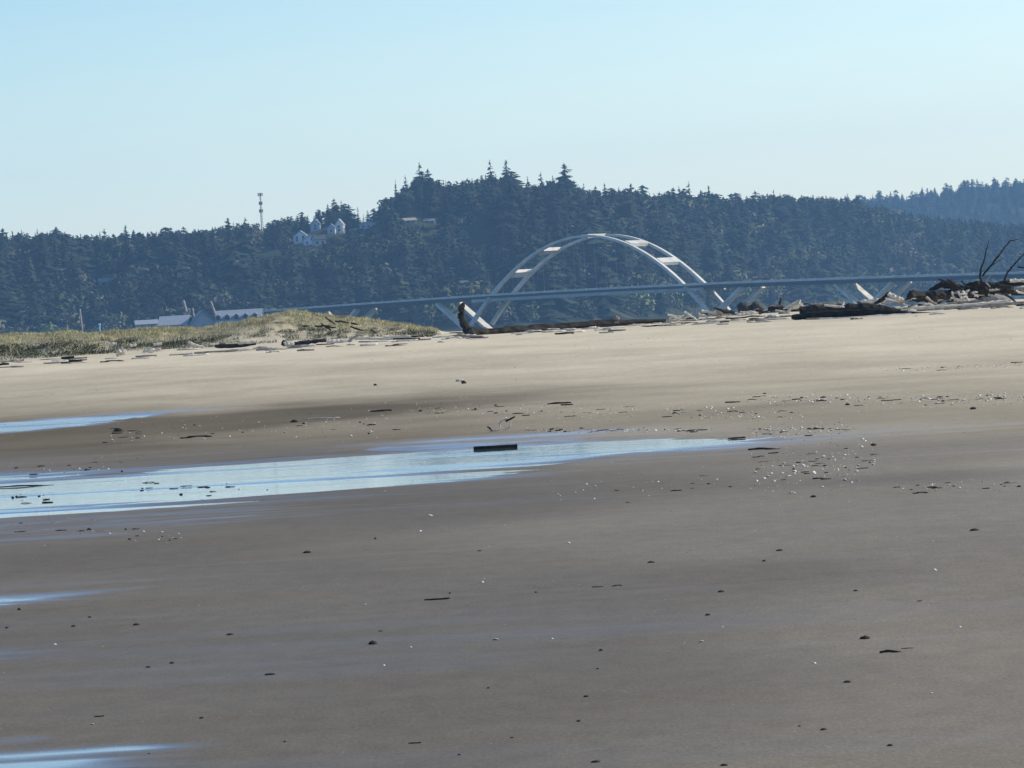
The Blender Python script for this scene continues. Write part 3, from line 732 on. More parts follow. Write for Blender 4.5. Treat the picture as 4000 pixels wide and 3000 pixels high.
# antenna mast on the skyline
u = (1019 - 2000) / F; Ym = float(shoreY(u)) + DEEP - 20
tp, bt = P(1015, 756, Ym), P(1023, 880, Ym)
e = empty('antenna_mast', (bt.x, bt.y, float(hill(u, Ym)) - .5)); H = tp.z - e.location.z; kx = (tp.x - bt.x)
e.rotation_euler = (0, 0, .4)
mb = MB()
for (a, b3) in ((.8, 0), (-.4, .7), (-.4, -.7)): mb.tube([(a, b3, 0), (a * .4, b3 * .4, H)], [.13, .1], 5)
q = [(.8, 0), (-.4, .7), (-.4, -.7)]
for i in range(int(H / 1.6)):
    z = i * 1.6; k = 1 - .6 * z / H; k2 = 1 - .6 * (z + 1.6) / H
    for j in range(3): mb.tube([(q[j][0] * k, q[j][1] * k, z), (q[(j + 1) % 3][0] * k2, q[(j + 1) % 3][1] * k2, z + 1.6)], [.07, .07], 4)
obj('lattice', mb.mesh('lattice'), M['steel'], e)
pm = simple('antenna_grey', (.10, .10, .11), (.2, .2, .21), 1)
for pz, n, rad in ((760, 6, 1.3), (794, 4, .9), (824, 5, 1.0)):
    z = P(1015, pz, Ym).z - e.location.z
    for j in range(n):
        th = 2 * PI * j / n
        o = obj('antenna_panel', MB().box(-.28, .28, -.12, .12, -.9, .9).mesh('antenna_panel'), pm, e); o.location = (math.cos(th) * rad, math.sin(th) * rad, z); o.rotation_euler = (0, 0, th + PI / 2)
    obj('antenna_frame', MB().tube([(-rad, 0, z), (rad, 0, z)], [.07, .07], 4).tube([(0, -rad, z), (0, rad, z)], [.07, .07], 4).mesh('antenna_frame'), M['steel'], e)
tag(e, 'thin antenna mast with three tiers of panels on the skyline', 'mast')

# ------------------------------------------------------------------ dune grass (stuff) and shrubs
rs = np.random.RandomState(3)
def blades(n, xr, yr, hfn, cfn, wdt, keep):
    x = rs.uniform(*xr, n); y = rs.uniform(*yr, n); k = keep(x, y); x, y = x[k], y[k]
    z = ground(x, y); n = len(x); h = hfn(x, y) * rs.uniform(.6, 1.3, n); th = rs.uniform(0, PI, n); lean = rs.uniform(-.8, .8, (n, 2)) * h[:, None] * .7
    w2 = wdt * rs.uniform(.6, 1.4, n)
    Vv = np.zeros((n, 3, 3)); Vv[:, 0] = np.stack([x - np.cos(th) * w2, y - np.sin(th) * w2, z - .02], -1); Vv[:, 1] = np.stack([x + np.cos(th) * w2, y + np.sin(th) * w2, z - .02], -1)
    Vv[:, 2] = np.stack([x + lean[:, 0], y + lean[:, 1], z + h], -1)
    C = np.repeat(cfn(x, y, n)[:, None, :], 3, 1)
    return Vv.reshape(-1, 3), np.arange(n * 3).reshape(-1, 3), C.reshape(-1, 3)
def gcol(x, y, n):
    edge = dune_amt(x, y)
    g = fbm(x / 1.1, y / 2.2, 151, 4) + 1.35 * (0.50 - edge) + .25 * ss((-12 - x) / 6)
    g = ss((g + .15) / .45)[:, None]
    tan = np.array([.46, .41, .22]); grn = np.array([.040, .062, .028])
    brown = ss((fbm(x / .8, y / 1.1, 171, 3) - .1) / .3)[:, None]
    c_ = tan * (1 - g) + grn * g
    c_ = c_ * (1 + .5 * fbm(x / .35, y / .5, 191, 2))[:, None].clip(.3, 2)
    c_ = c_ * (1 - .55 * brown) + np.array([.13, .10, .07]) * .55 * brown
    return c_ * rs.uniform(.6, 1.4, n)[:, None]
kp = lambda x, y: (dune_amt(x, y) > .06) & (dune_top(x) > .06) & (fbm(x / .5, y / .9, 161, 2) > -.12 - .3 * ss((-9 - x) / 5))
V1 = blades(170000, (-26, -2.2), (233, 258), lambda x, y: 0.05 + .13 * (fbm(x / .6, y / .8, 163, 2) + .3).clip(0, 1), gcol, .011, kp)
tag(obj('dune_grass', mesh('dune_grass', *V1), M['grass']), 'tan and green beach grass covering the low dune at the left', 'grass', kind='stuff')
def leafy(rng, n, rx, ry, rz, c_):
    V, Q, C = [], [], []
    for i in range(n):
        d = Vector((rng.gauss(0, 1), rng.gauss(0, 1), abs(rng.gauss(0, 1)))).normalized() * rng.uniform(.5, 1.05)
        p_ = Vector((d.x * rx, d.y * ry, d.z * rz)); a = Vector((rng.gauss(0, 1), rng.gauss(0, 1), rng.gauss(0, 1))).normalized()
        s1 = a.orthogonal().normalized() * rng.uniform(.03, .06); s2 = a.cross(s1).normalized() * rng.uniform(.012, .03); k = len(V)
        V += [p_ + s1, p_ + s2, p_ - s1, p_ - s2]; Q.append((k, k + 1, k + 2, k + 3)); s = rng.uniform(.5, 1.5); C += [[q * s for q in c_]] * 4
    return mesh('foliage', [tuple(v) for v in V], np.array(Q), np.array(C))
SHR = [leafy(rng, 420, 1.0, .5, .34, c_) for c_ in ((.045, .07, .028), (.06, .09, .03), (.05, .06, .035))]
for i, (px, py, s) in enumerate([(40, 1368, 1.0), (110, 1388, .8), (200, 1358, 1.0), (270, 1382, .9), (330, 1362, .9), (385, 1378, .7), (480, 1335, .6), (560, 1350, .7), (680, 1345, .8), (770, 1332, .7), (860, 1325, .7), (1010, 1312, .6),
                               (1120, 1300, .8), (1240, 1290, .7), (1330, 1298, .8), (1450, 1295, .6), (590, 1308, .4), (1090, 1262, .45), (-60, 1375, 1.0), (1560, 1300, .4)]):
    d = P(px, py, 200); ysx = np.arange(225, 262, .25); xs = d.x / 200 * ysx; zr = EYE + (d.z - EYE) / 200 * ysx; k = np.nonzero(zr <= ground(xs, ysx) + .03)[0]
    y = ysx[k[0]] if len(k) else 246.; x = d.x / 200 * y
    e = empty('beach_shrub', (x, y, float(ground(x, y)) - .03)); e.scale = (s * 1.1, s * .9, s * .9) if px < 900 else (s * .8, s * .8, s * .7); e.rotation_euler = (0, 0, R.uniform(-.3, .3))
    obj('foliage', SHR[i % 3], M['grass'], e)
    zone = 'at the left end of the dune' if px < 450 else ('in the middle of the dune' if px < 1050 else 'on the right half of the dune')
    tag(e, 'low dark green shrub ' + zone, 'shrub', 'low shrubs ' + zone)

# ------------------------------------------------------------------ driftwood
def wood(name, label, cat, specs, mat, Y, group=None, n=8, jit=.18, parts=None, sub=5):
    """specs: list of (part name, [(px, py, radius px), ...], material, depth shift)"""
    first = specs[0][1][0]
    o0 = P(first[0], first[1], Y)
    top = None
    if len(specs) > 1:
        e = empty(name, o0)
    for pn, pts, mt, dy in specs:
        W = []; Rr = []
        for i in range(len(pts) - 1):
            for j in range(sub):
                k = j / sub; a, b3 = pts[i], pts[i + 1]
                q = [a[m_] * (1 - k) + b3[m_] * k for m_ in range(3)]
                yy = (dy[0] + (dy[1] - dy[0]) * ((i + k) / (len(pts) - 1))) if isinstance(dy, tuple) else dy
                amp = q[2] * .12 if len(pts) > 1 else 0
                W.append(P(q[0] + R.uniform(-amp, amp), q[1] + R.uniform(-amp, amp), Y + yy) - o0); Rr.append(q[2] * (Y + yy) / F * R.uniform(.88, 1.12))
        yy = dy[1] if isinstance(dy, tuple) else dy
        W.append(P(pts[-1][0], pts[-1][1], Y + yy) - o0); Rr.append(pts[-1][2] * (Y + yy) / F)
        mb = MB().tube(W, Rr, n, jit)
        if len(specs) > 1: obj(pn, mb.mesh(pn, False), M[mt or mat], e)
        else:
            e = obj(name, mb.mesh(name, False), M[mt or mat]); e.location = o0
    return tag(e, label, cat, group)
wood('driftwood_log', 'long dark driftwood log with an upturned root at its left end', 'log',
     [('trunk', [(1832, 1298, 18), (1900, 1297, 16), (2000, 1291, 17), (2100, 1284, 18), (2250, 1274, 17), (2400, 1263, 14), (2600, 1252, 6)], 'wood_dark', (0, 4)),
      ('upturned_root', [(1838, 1306, 17), (1818, 1280, 15), (1806, 1250, 13), (1799, 1222, 12), (1804, 1200, 13), (1813, 1182, 4)], 'wood_dark', 0)], None, 236)
wood('driftwood_stump', 'small reddish stump end standing on the long dark log', 'stump', [('stump', [(2410, 1262, 9), (2408, 1245, 11), (2403, 1234, 6)], 'wood_grey', 0)], None, 235.5)
wood('driftwood_log', 'thick black tapering log lying right of the white slab', 'log',
     [('trunk', [(3098, 1239, 11), (3180, 1232, 14), (3300, 1226, 17), (3400, 1222, 16), (3480, 1222, 12), (3560, 1224, 8), (3690, 1224, 4)], 'wood_dark', (0, -4)),
      ('upper_limb', [(3122, 1212, 15), (3200, 1206, 16), (3300, 1204, 17), (3390, 1198, 17), (3450, 1206, 12), (3520, 1214, 5)], 'wood_dark', (.3, .3)),
      ('branch_stub', [(3290, 1195, 5), (3297, 1178, 3)], 'wood_pale', -1), ('bark_strip', [(3220, 1192, 4), (3280, 1197, 5), (3300, 1200, 2)], 'wood_pale', -1.5)], None, 226)
wood('driftwood_log', 'thick dark log with blunt left end under the root mass at the right', 'log',
     [('trunk', [(3556, 1158, 20), (3640, 1158, 23), (3720, 1152, 22), (3800, 1150, 16), (3900, 1145, 12), (4080, 1140, 10)], 'wood_dark', (0, 3)),
      ('knot', [(3566, 1142, 6), (3568, 1132, 3)], 'wood_dark', 0)], None, 233)
wood('driftwood_rootmass', 'dark tangled root mass humped on top of the blunt ended log', 'driftwood',
     [('root', [(3630, 1135, 6), (3680, 1112, 14), (3720, 1112, 18), (3760, 1130, 10)], 'wood_dark', 0), ('root', [(3665, 1090, 2), (3690, 1100, 6), (3720, 1110, 6)], 'wood_dark', -.5),
      ('root', [(3755, 1096, 3), (3768, 1112, 4)], 'wood_dark', -.3), ('root', [(3700, 1090, 3), (3740, 1118, 5), (3790, 1122, 4)], 'wood_dark', -.6)], None, 234)
wood('driftwood_rootmass', 'big dark root mass carrying the bare upright branches', 'driftwood',
     [('root', [(3755, 1155, 18), (3800, 1135, 28), (3850, 1130, 30), (3900, 1135, 22), (3960, 1132, 12)], 'wood_dark', 0), ('root', [(3770, 1118, 8), (3820, 1108, 12), (3870, 1112, 9), (3950, 1122, 7)], 'wood_dark', -.5),
      ('root', [(3880, 1115, 10), (3940, 1105, 13), (4010, 1108, 12)], 'wood_dark', .3)], None, 235)
wood('bare_branch', 'thin bare branch, leftmost of the upright branches at the right', 'branch', [('a', [(3838, 1108, 5.4), (3828, 1080, 4.8), (3832, 1050, 4.1), (3845, 1015, 2.7), (3853, 975, 2.0), (3862, 945, 1.0)], 'wood_dark', 0)], None, 235)
wood('bare_branch', 'longest bare forked branch leaning to the right', 'branch', [('stem', [(3838, 1078, 4.1), (3865, 1045, 3.7), (3900, 1000, 3.4), (3925, 965, 2.7), (3945, 942, 2.4), (3985, 932, 1.0)], 'wood_dark', 0),
      ('side_twig', [(3872, 1038, 2.0), (3895, 1024, 1.4), (3918, 1008, 0.7)], 'wood_dark', 0), ('side_twig', [(3940, 945, 1.7), (3950, 935, 0.7)], 'wood_dark', 0)], None, 234.6)
wood('bare_branch', 'bare branch running out of the right edge of the picture', 'branch', [('stem', [(3922, 1098, 4.1), (3935, 1065, 3.4), (3960, 1035, 3.4), (3985, 1008, 2.7), (4020, 970, 2.0)], 'wood_dark', 0), ('side_twig', [(3975, 1042, 3.4), (4015, 1048, 2.0)], 'wood_dark', 0)], None, 234.8)
wood('bare_branch', 'short pale crooked branch in front of the root mass', 'branch', [('a', [(3868, 1122, 2.7), (3850, 1103, 2.7), (3862, 1085, 2.0), (3882, 1062, 1.0)], 'wood_grey', 0)], None, 233.8)
for k, (pts, lab) in enumerate([([(3718, 1138, 4), (3722, 1155, 4), (3738, 1174, 3)], 'pale crooked root, left one of three in front of the dark logs'),
                                ([(3742, 1138, 4), (3752, 1155, 5), (3765, 1178, 4)], 'pale root, middle one of three in front of the dark logs'),
                                ([(3760, 1136, 5), (3772, 1155, 4), (3788, 1182, 4)], 'pale straight root, right one of three in front of the dark logs')]):
    wood('bleached_root', lab, 'root', [('a', pts, 'wood_pale', 0)], None, 231.5, 'pale roots before the dark logs')
L = [
 ([(3084, 1206, 9), (3100, 1197, 12), (3122, 1184, 12), (3130, 1182, 9)], 'wood_pale', 232, 'bright white tilted slab at the left end of the thick black log'),
 ([(3000, 1200, 8), (3030, 1197, 9), (3062, 1190, 7)], 'wood_grey', 234, 'grey log lying left of the white slab'),
 ([(3045, 1192, 5), (3049, 1175, 5), (3051, 1165, 3)], 'wood_dark', 233, 'dark upright spike of wood left of the white slab'),
 ([(3000, 1207, 8), (3060, 1206, 9), (3100, 1203, 6)], 'wood_dark', 233, 'dark log under the grey log left of the white slab'),
 ([(2795, 1214, 9), (2820, 1220, 10), (2850, 1222, 7)], 'wood_grey', 232, 'pale round log end under the right foot of the arch'),
 ([(2740, 1213, 5), (2765, 1218, 5), (2790, 1220, 4)], 'wood_pale', 231, 'bright thin board left of the round log end'),
 ([(2790, 1203, 4), (2830, 1217, 6), (2870, 1222, 6)], 'wood_dark', 231, 'dark slanting stick on the round log end'),
 ([(2878, 1229, 5), (2910, 1228, 5)], 'wood_pale', 229, 'short white block left of the white wedge under the dark boulder'),
 ([(2922, 1230, 6), (2945, 1222, 5), (2962, 1222, 3)], 'wood_pale', 229, 'white wedge of wood under the dark boulder'),
 ([(3362, 1176, 5), (3400, 1176, 8), (3440, 1174, 9), (3462, 1173, 4)], 'wood_pale', 232, 'white flat slabs lying on top of the thick black log'),
 ([(3470, 1145, 7), (3490, 1158, 9), (3515, 1170, 10), (3532, 1172, 6)], 'wood_pale', 231, 'cream broken log slanting down to the right'),
 ([(3425, 1180, 5), (3455, 1160, 6), (3468, 1148, 7), (3470, 1140, 3)], 'wood_dark', 231.5, 'dark raised limb behind the cream broken log'),
 ([(3500, 1186, 4), (3530, 1180, 5), (3562, 1170, 3)], 'wood_grey', 230, 'grey stick right of the cream broken log'),
 ([(3205, 1246, 4), (3330, 1241, 4), (3440, 1234, 5), (3560, 1226, 4)], 'wood_pale', 222, 'long pale pole in front of the thick black log'),
 ([(3560, 1204, 5), (3700, 1196, 6), (3850, 1186, 5), (3950, 1174, 4)], 'wood_pale', 226, 'long pale pole in front of the blunt ended log'),
 ([(3650, 1206, 5), (3800, 1196, 5), (4020, 1180, 5)], 'wood_grey', 224, 'long grey pole, lowest before the blunt ended log'),
 ([(3700, 1186, 5), (3790, 1180, 5), (3900, 1168, 4)], 'wood_grey', 229, 'grey pole close under the pale roots'),
 ([(3562, 1243, 7), (3580, 1243, 8), (3596, 1243, 5)], 'wood_dark', 215, 'black lump on the sand left of the pink wood block'),
 ([(3592, 1244, 7), (3620, 1244, 8), (3648, 1242, 5)], 'wood_pale', 215.5, 'pinkish pale block on the sand right of the black lump'),
 ([(3322, 1247, 5), (3350, 1249, 6), (3370, 1247, 5)], 'wood_dark', 217, 'black lump below the long pale pole'),
 ([(3945, 1096, 6), (4020, 1098, 7)], 'wood_pale', 233.5, 'pale log end at the right edge above the root mass'),
 ([(3860, 1150, 4), (3880, 1158, 5), (3905, 1158, 4)], 'wood_grey', 232, 'curved pale root before the big root mass'),
 ([(3960, 1128, 5), (4020, 1124, 6)], 'wood_grey', 233, 'grey log under the pale log end at the right edge'),
 ([(3180, 1190, 4), (3230, 1186, 5), (3290, 1188, 4)], 'wood_grey', 229, 'grey branch along the top of the thick black log'),
 ([(1104, 1350, 8), (1110, 1338, 9), (1106, 1328, 4)], 'wood_dark', 232, 'black broken stump end at the foot of the dune'),
 ([(1112, 1346, 9), (1130, 1342, 9), (1148, 1340, 6)], 'wood_pale', 231, 'white log end beside the black stump at the foot of the dune'),
 ([(1150, 1343, 7), (1200, 1336, 8), (1275, 1330, 5)], 'wood_dark', 232, 'black log right of the white log end'),
 ([(1275, 1336, 6), (1320, 1333, 7), (1355, 1331, 6)], 'wood_pale', 232, 'pale log between the black log and the heap'),
 ([(1360, 1336, 7), (1380, 1320, 6), (1400, 1308, 5), (1420, 1312, 4)], 'wood_grey', 233, 'grey humped driftwood at the dune foot'),
 ([(1385, 1322, 6), (1450, 1321, 6), (1530, 1320, 7), (1605, 1316, 8)], 'wood_pale', 234, 'longest pale log at the foot of the dune'),
 ([(455, 1382, 11), (475, 1372, 14), (492, 1375, 9)], 'wood_pale', 228, 'pale round chunk of driftwood at the foot of the dune'),
 ([(557, 1372, 6), (590, 1368, 9), (628, 1364, 5)], 'wood_pale', 229, 'pale flat driftwood right of the round chunk'),
 ([(425, 1344, 5), (455, 1342, 5)], 'wood_pale', 240, 'small pale stick high on the left dune'),
 ([(510, 1352, 6), (533, 1345, 5)], 'wood_pale', 237, 'small pale stick above the round chunk'),
 ([(600, 1346, 5), (632, 1342, 5)], 'wood_pale', 238, 'small pale stick above the flat pale driftwood'),
 ([(735, 1334, 5), (755, 1346, 6), (795, 1357, 5)], 'wood_pale', 235, 'curved pale driftwood in the dune plants'),
 ([(840, 1352, 7), (900, 1352, 8), (1000, 1343, 5)], 'wood_dark', 234, 'black log half buried at the foot of the dune'),
 ([(930, 1342, 4), (1000, 1335, 5)], 'wood_pale', 233, 'pale stick on the half buried black log'),
 ([(240, 1398, 5), (290, 1396, 5)], 'wood_dark', 226, 'dark short stick before the left dune'),
 ([(0, 1412, 6), (60, 1408, 6), (95, 1406, 4)], 'wood_grey', 222, 'grey log on the sand at the left edge'),
 ([(-20, 1424, 5), (35, 1421, 4)], 'wood_dark', 219, 'black stick on the sand at the left edge'),
 ([(1505, 1356, 6), (1545, 1353, 8), (1585, 1352, 5)], 'wood_dark', 214, 'black lump alone on the dry sand below the dune end'),
 ([(660, 1388, 3), (720, 1384, 4)], 'wood_grey', 224, 'thin grey stick on the sand below the dune'),
 ([(760, 1378, 3), (930, 1368, 4)], 'wood_grey', 224, 'long thin grey stick on the sand below the dune'),
 ([(1000, 1371, 3), (1180, 1358, 4)], 'wood_grey', 224, 'long brownish stick on the sand below the dune end'),
 ([(1235, 1366, 4), (1300, 1360, 4), (1400, 1354, 3)], 'wood_dark', 221, 'thin dark stick on the sand left of the lone black lump'),
]
for pts, mt, Y, lab in L:
    wood('driftwood_piece', lab, 'driftwood', [('a', pts, mt, 0)], None, Y, 'driftwood along the top of the beach', jit=.25)
for i in range(150):      # the jumble of broken limbs heaped on the crest at the right
    if i < 70: px = R.uniform(3540, 4040)
    else: px = R.uniform(2620, 3560)
    y0 = hz(px) + (46 if px < 3540 else 52); up = R.uniform(0, 1) ** 1.4 * ((58 if px > 3700 else 34) if px > 3540 else (12 if px < 3070 else 26))
    ln = R.uniform(14, 60); sl_ = R.gauss(-.06, .35); cy = y0 - up
    mt = R.choice(['wood_dark', 'wood_grey', 'wood_pale', 'wood_pale'] if px > 3540 else ['wood_dark', 'wood_grey', 'wood_pale', 'wood_pale']); rd = R.uniform(1.8, 6)
    pts = [(px - ln / 2, cy - sl_ * -ln / 2 * -1, rd), (px + R.uniform(-3, 3), cy + R.uniform(-3, 3), rd), (px + ln / 2, cy + sl_ * ln / 2, rd * .5)]
    side = 'in the big heap at the right end' if px > 3540 else ('in the low heap under the arch foot' if px < 3080 else 'along the thick black log')
    cn = {'wood_dark': 'dark', 'wood_grey': 'grey', 'wood_pale': 'pale'}[mt]
    wood('broken_limb', cn + ' broken limb ' + side, 'driftwood', [('a', pts, mt, 0)], None, R.uniform(231, 236), cn + ' broken limbs ' + side, n=6, jit=.2, sub=3)
for i in range(16):      # limbs lying on the dune crest
    px = R.uniform(1120, 1640); t_ = float(np.interp(px, DX, DT)); cy = t_ + R.uniform(2, 34); ln = R.uniform(18, 60); sl_ = R.uniform(-.1, .7)
    mt = R.choice(['wood_dark', 'wood_dark', 'wood_grey'])
    p_ = P(px, cy, 246.0)
    wood('dune_branch', {'wood_dark': 'dark', 'wood_grey': 'grey'}[mt] + ' dead branch lying in the grass on the right half of the dune', 'branch',
         [('a', [(px - ln / 2, cy - sl_ * ln / 2, 3), (px, cy + 1, 4), (px + ln / 2, cy + sl_ * ln / 2, 2)], mt, 0)], None, 240.5 + (t_ + 60 - cy) * .06, {'wood_dark': 'dark', 'wood_grey': 'grey'}[mt] + ' dead branches on the dune', n=6, sub=3)
# dark boulder-like stump under the arch foot
def lump(rng, n=10, m_=6, jit=.22):
    mb = MB(); rings = []
    for i in range(m_):
        ph = -PI / 2 + PI * (i + .35) / (m_ - .3)
        rings.append([(math.cos(ph) * math.cos(2 * PI * k / n) * (1 + rng.uniform(-jit, jit)), math.cos(ph) * math.sin(2 * PI * k / n) * (1 + rng.uniform(-jit, jit)), math.sin(ph) * (1 + rng.uniform(-jit, jit)) ) for k in range(n)])
    mb.sweep(rings); return mb
for k, (px, py, w_, h_, lab) in enumerate([(2910, 1205, 32, 24, 'dark green grey boulder, left of the two under the arch foot'), (2960, 1200, 34, 22, 'dark rounded boulder, right of the two under the arch foot')]):
    p = P(px, py, 233); o = obj('boulder', lump(rng).mesh('boulder', True), simple('dark_rock%d' % k, (.03, .034, .032), (.07, .075, .07), 2, .7, .4, None, .1))
    o.location = p; s = 233 / F; o.scale = (w_ * s, w_ * s * .8, h_ * s); o.rotation_euler = (0, .2, k)
    tag(o, lab, 'boulder', 'boulders under the arch foot')

# small pieces: a few shared shapes, each copy its own object
def stick_mesh(rng, bend=.08, r=.05, branch=0, n=6):
    W = []; k = 7; ph = rng.uniform(0, 6)
    for i in range(k): W.append((-.5 + i / (k - 1), rng.uniform(-bend, bend), bend * math.sin(ph + i) + rng.uniform(-bend, bend) * .3))
    Rr = [r * rng.uniform(.7, 1.1) * (1 - .45 * abs(i / (k - 1) - .4)) for i in range(k)]
    mb = MB().tube(W, Rr, n, .2, rng)
    for _ in range(branch):
        j = rng.randrange(1, k - 1); a = Vector(W[j]); d = Vector((rng.uniform(-.3, .3), rng.uniform(-.25, .25), rng.uniform(.0, .03)))
        mb.tube([a, a + d * .5 + Vector((0, 0, .004)), a + d], [r * .55, r * .4, r * .15], 5, .1, rng)
    return mb.mesh('stick', True)
STK = [stick_mesh(rng, .012, .06) for _ in range(6)] + [stick_mesh(rng, .03, .045, 1) for _ in range(2)]
LMP = [lump(rng, 9, 5, .3).mesh('clump', True) for _ in range(5)]
def shell_mesh(rng):
    mb = MB(); rings = []      # a thin curved valve fragment
    for i in range(4):
        q = (i + .4) / 4; rings.append([(math.cos(2 * PI * k / 9) * q * (1 + rng.uniform(-.1, .1)), math.sin(2 * PI * k / 9) * q * .8, .45 * (1 - q * q) + rng.uniform(-.03, .03)) for k in range(9)])
    inner = [[(x * .93, y * .93, z - .08) for x, y, z in r_] for r_ in rings]
    mb.sweep(inner[::1][0:1] + rings + inner[::-1][0:3]); return mb.mesh('shell', True)
SHL = [shell_mesh(rng) for _ in range(5)]
def variants(meshes, mat):
    out = []
    for m_ in meshes:
        c_ = m_.copy(); c_.materials.clear(); c_.materials.append(M[mat]); out.append(c_)
    return out
SV = {k: variants(STK, k) for k in ('wood_dark', 'wood_grey', 'wood_pale', 'kelp')}
LV = {k: variants(LMP, k) for k in ('kelp', 'wood_dark', 'wood_grey')}
SHV = variants(SHL, 'shell')
def small(kind, px, py, wpx, hpx, mat, label, group=None, ymax=243., rotz=None):
    p = G(px, py + hpx * .4, ymax); s = p.y / F
    if 1590 < py < 2060 and p.z < -0.0075: p.z = -0.0075
    wd = wpx * s; h = max(hpx * s, .004)
    if kind == 'stick':
        o = bpy.data.objects.new('driftwood_stick', R.choice(SV[mat])); col.objects.link(o)
        o.scale = (wd, max(h * 9, wd * .25), h * 9); o.rotation_euler = (0, R.uniform(-.03, .03), R.uniform(-.25, .25) if rotz is None else rotz); o.location = p + Vector((0, 0, h * .35)); cat = 'stick'
    elif kind == 'clump':
        o = bpy.data.objects.new('kelp_clump', R.choice(LV[mat])); col.objects.link(o)
        o.scale = (wd / 2, wd / 2.2, h * .6); o.rotation_euler = (0, 0, R.uniform(0, 6)); o.location = p + Vector((0, 0, h * .25)); cat = 'clump'
    else:
        o = bpy.data.objects.new('seashell', R.choice(SHV)); col.objects.link(o)
        o.scale = (wd / 2, wd / 2, h * 1.1); o.rotation_euler = (R.uniform(-.5, .5), R.uniform(-.3, .6), R.uniform(0, 6)); o.location = p + Vector((0, 0, h * .05)); cat = 'shell'
    return tag(o, label, cat, group)
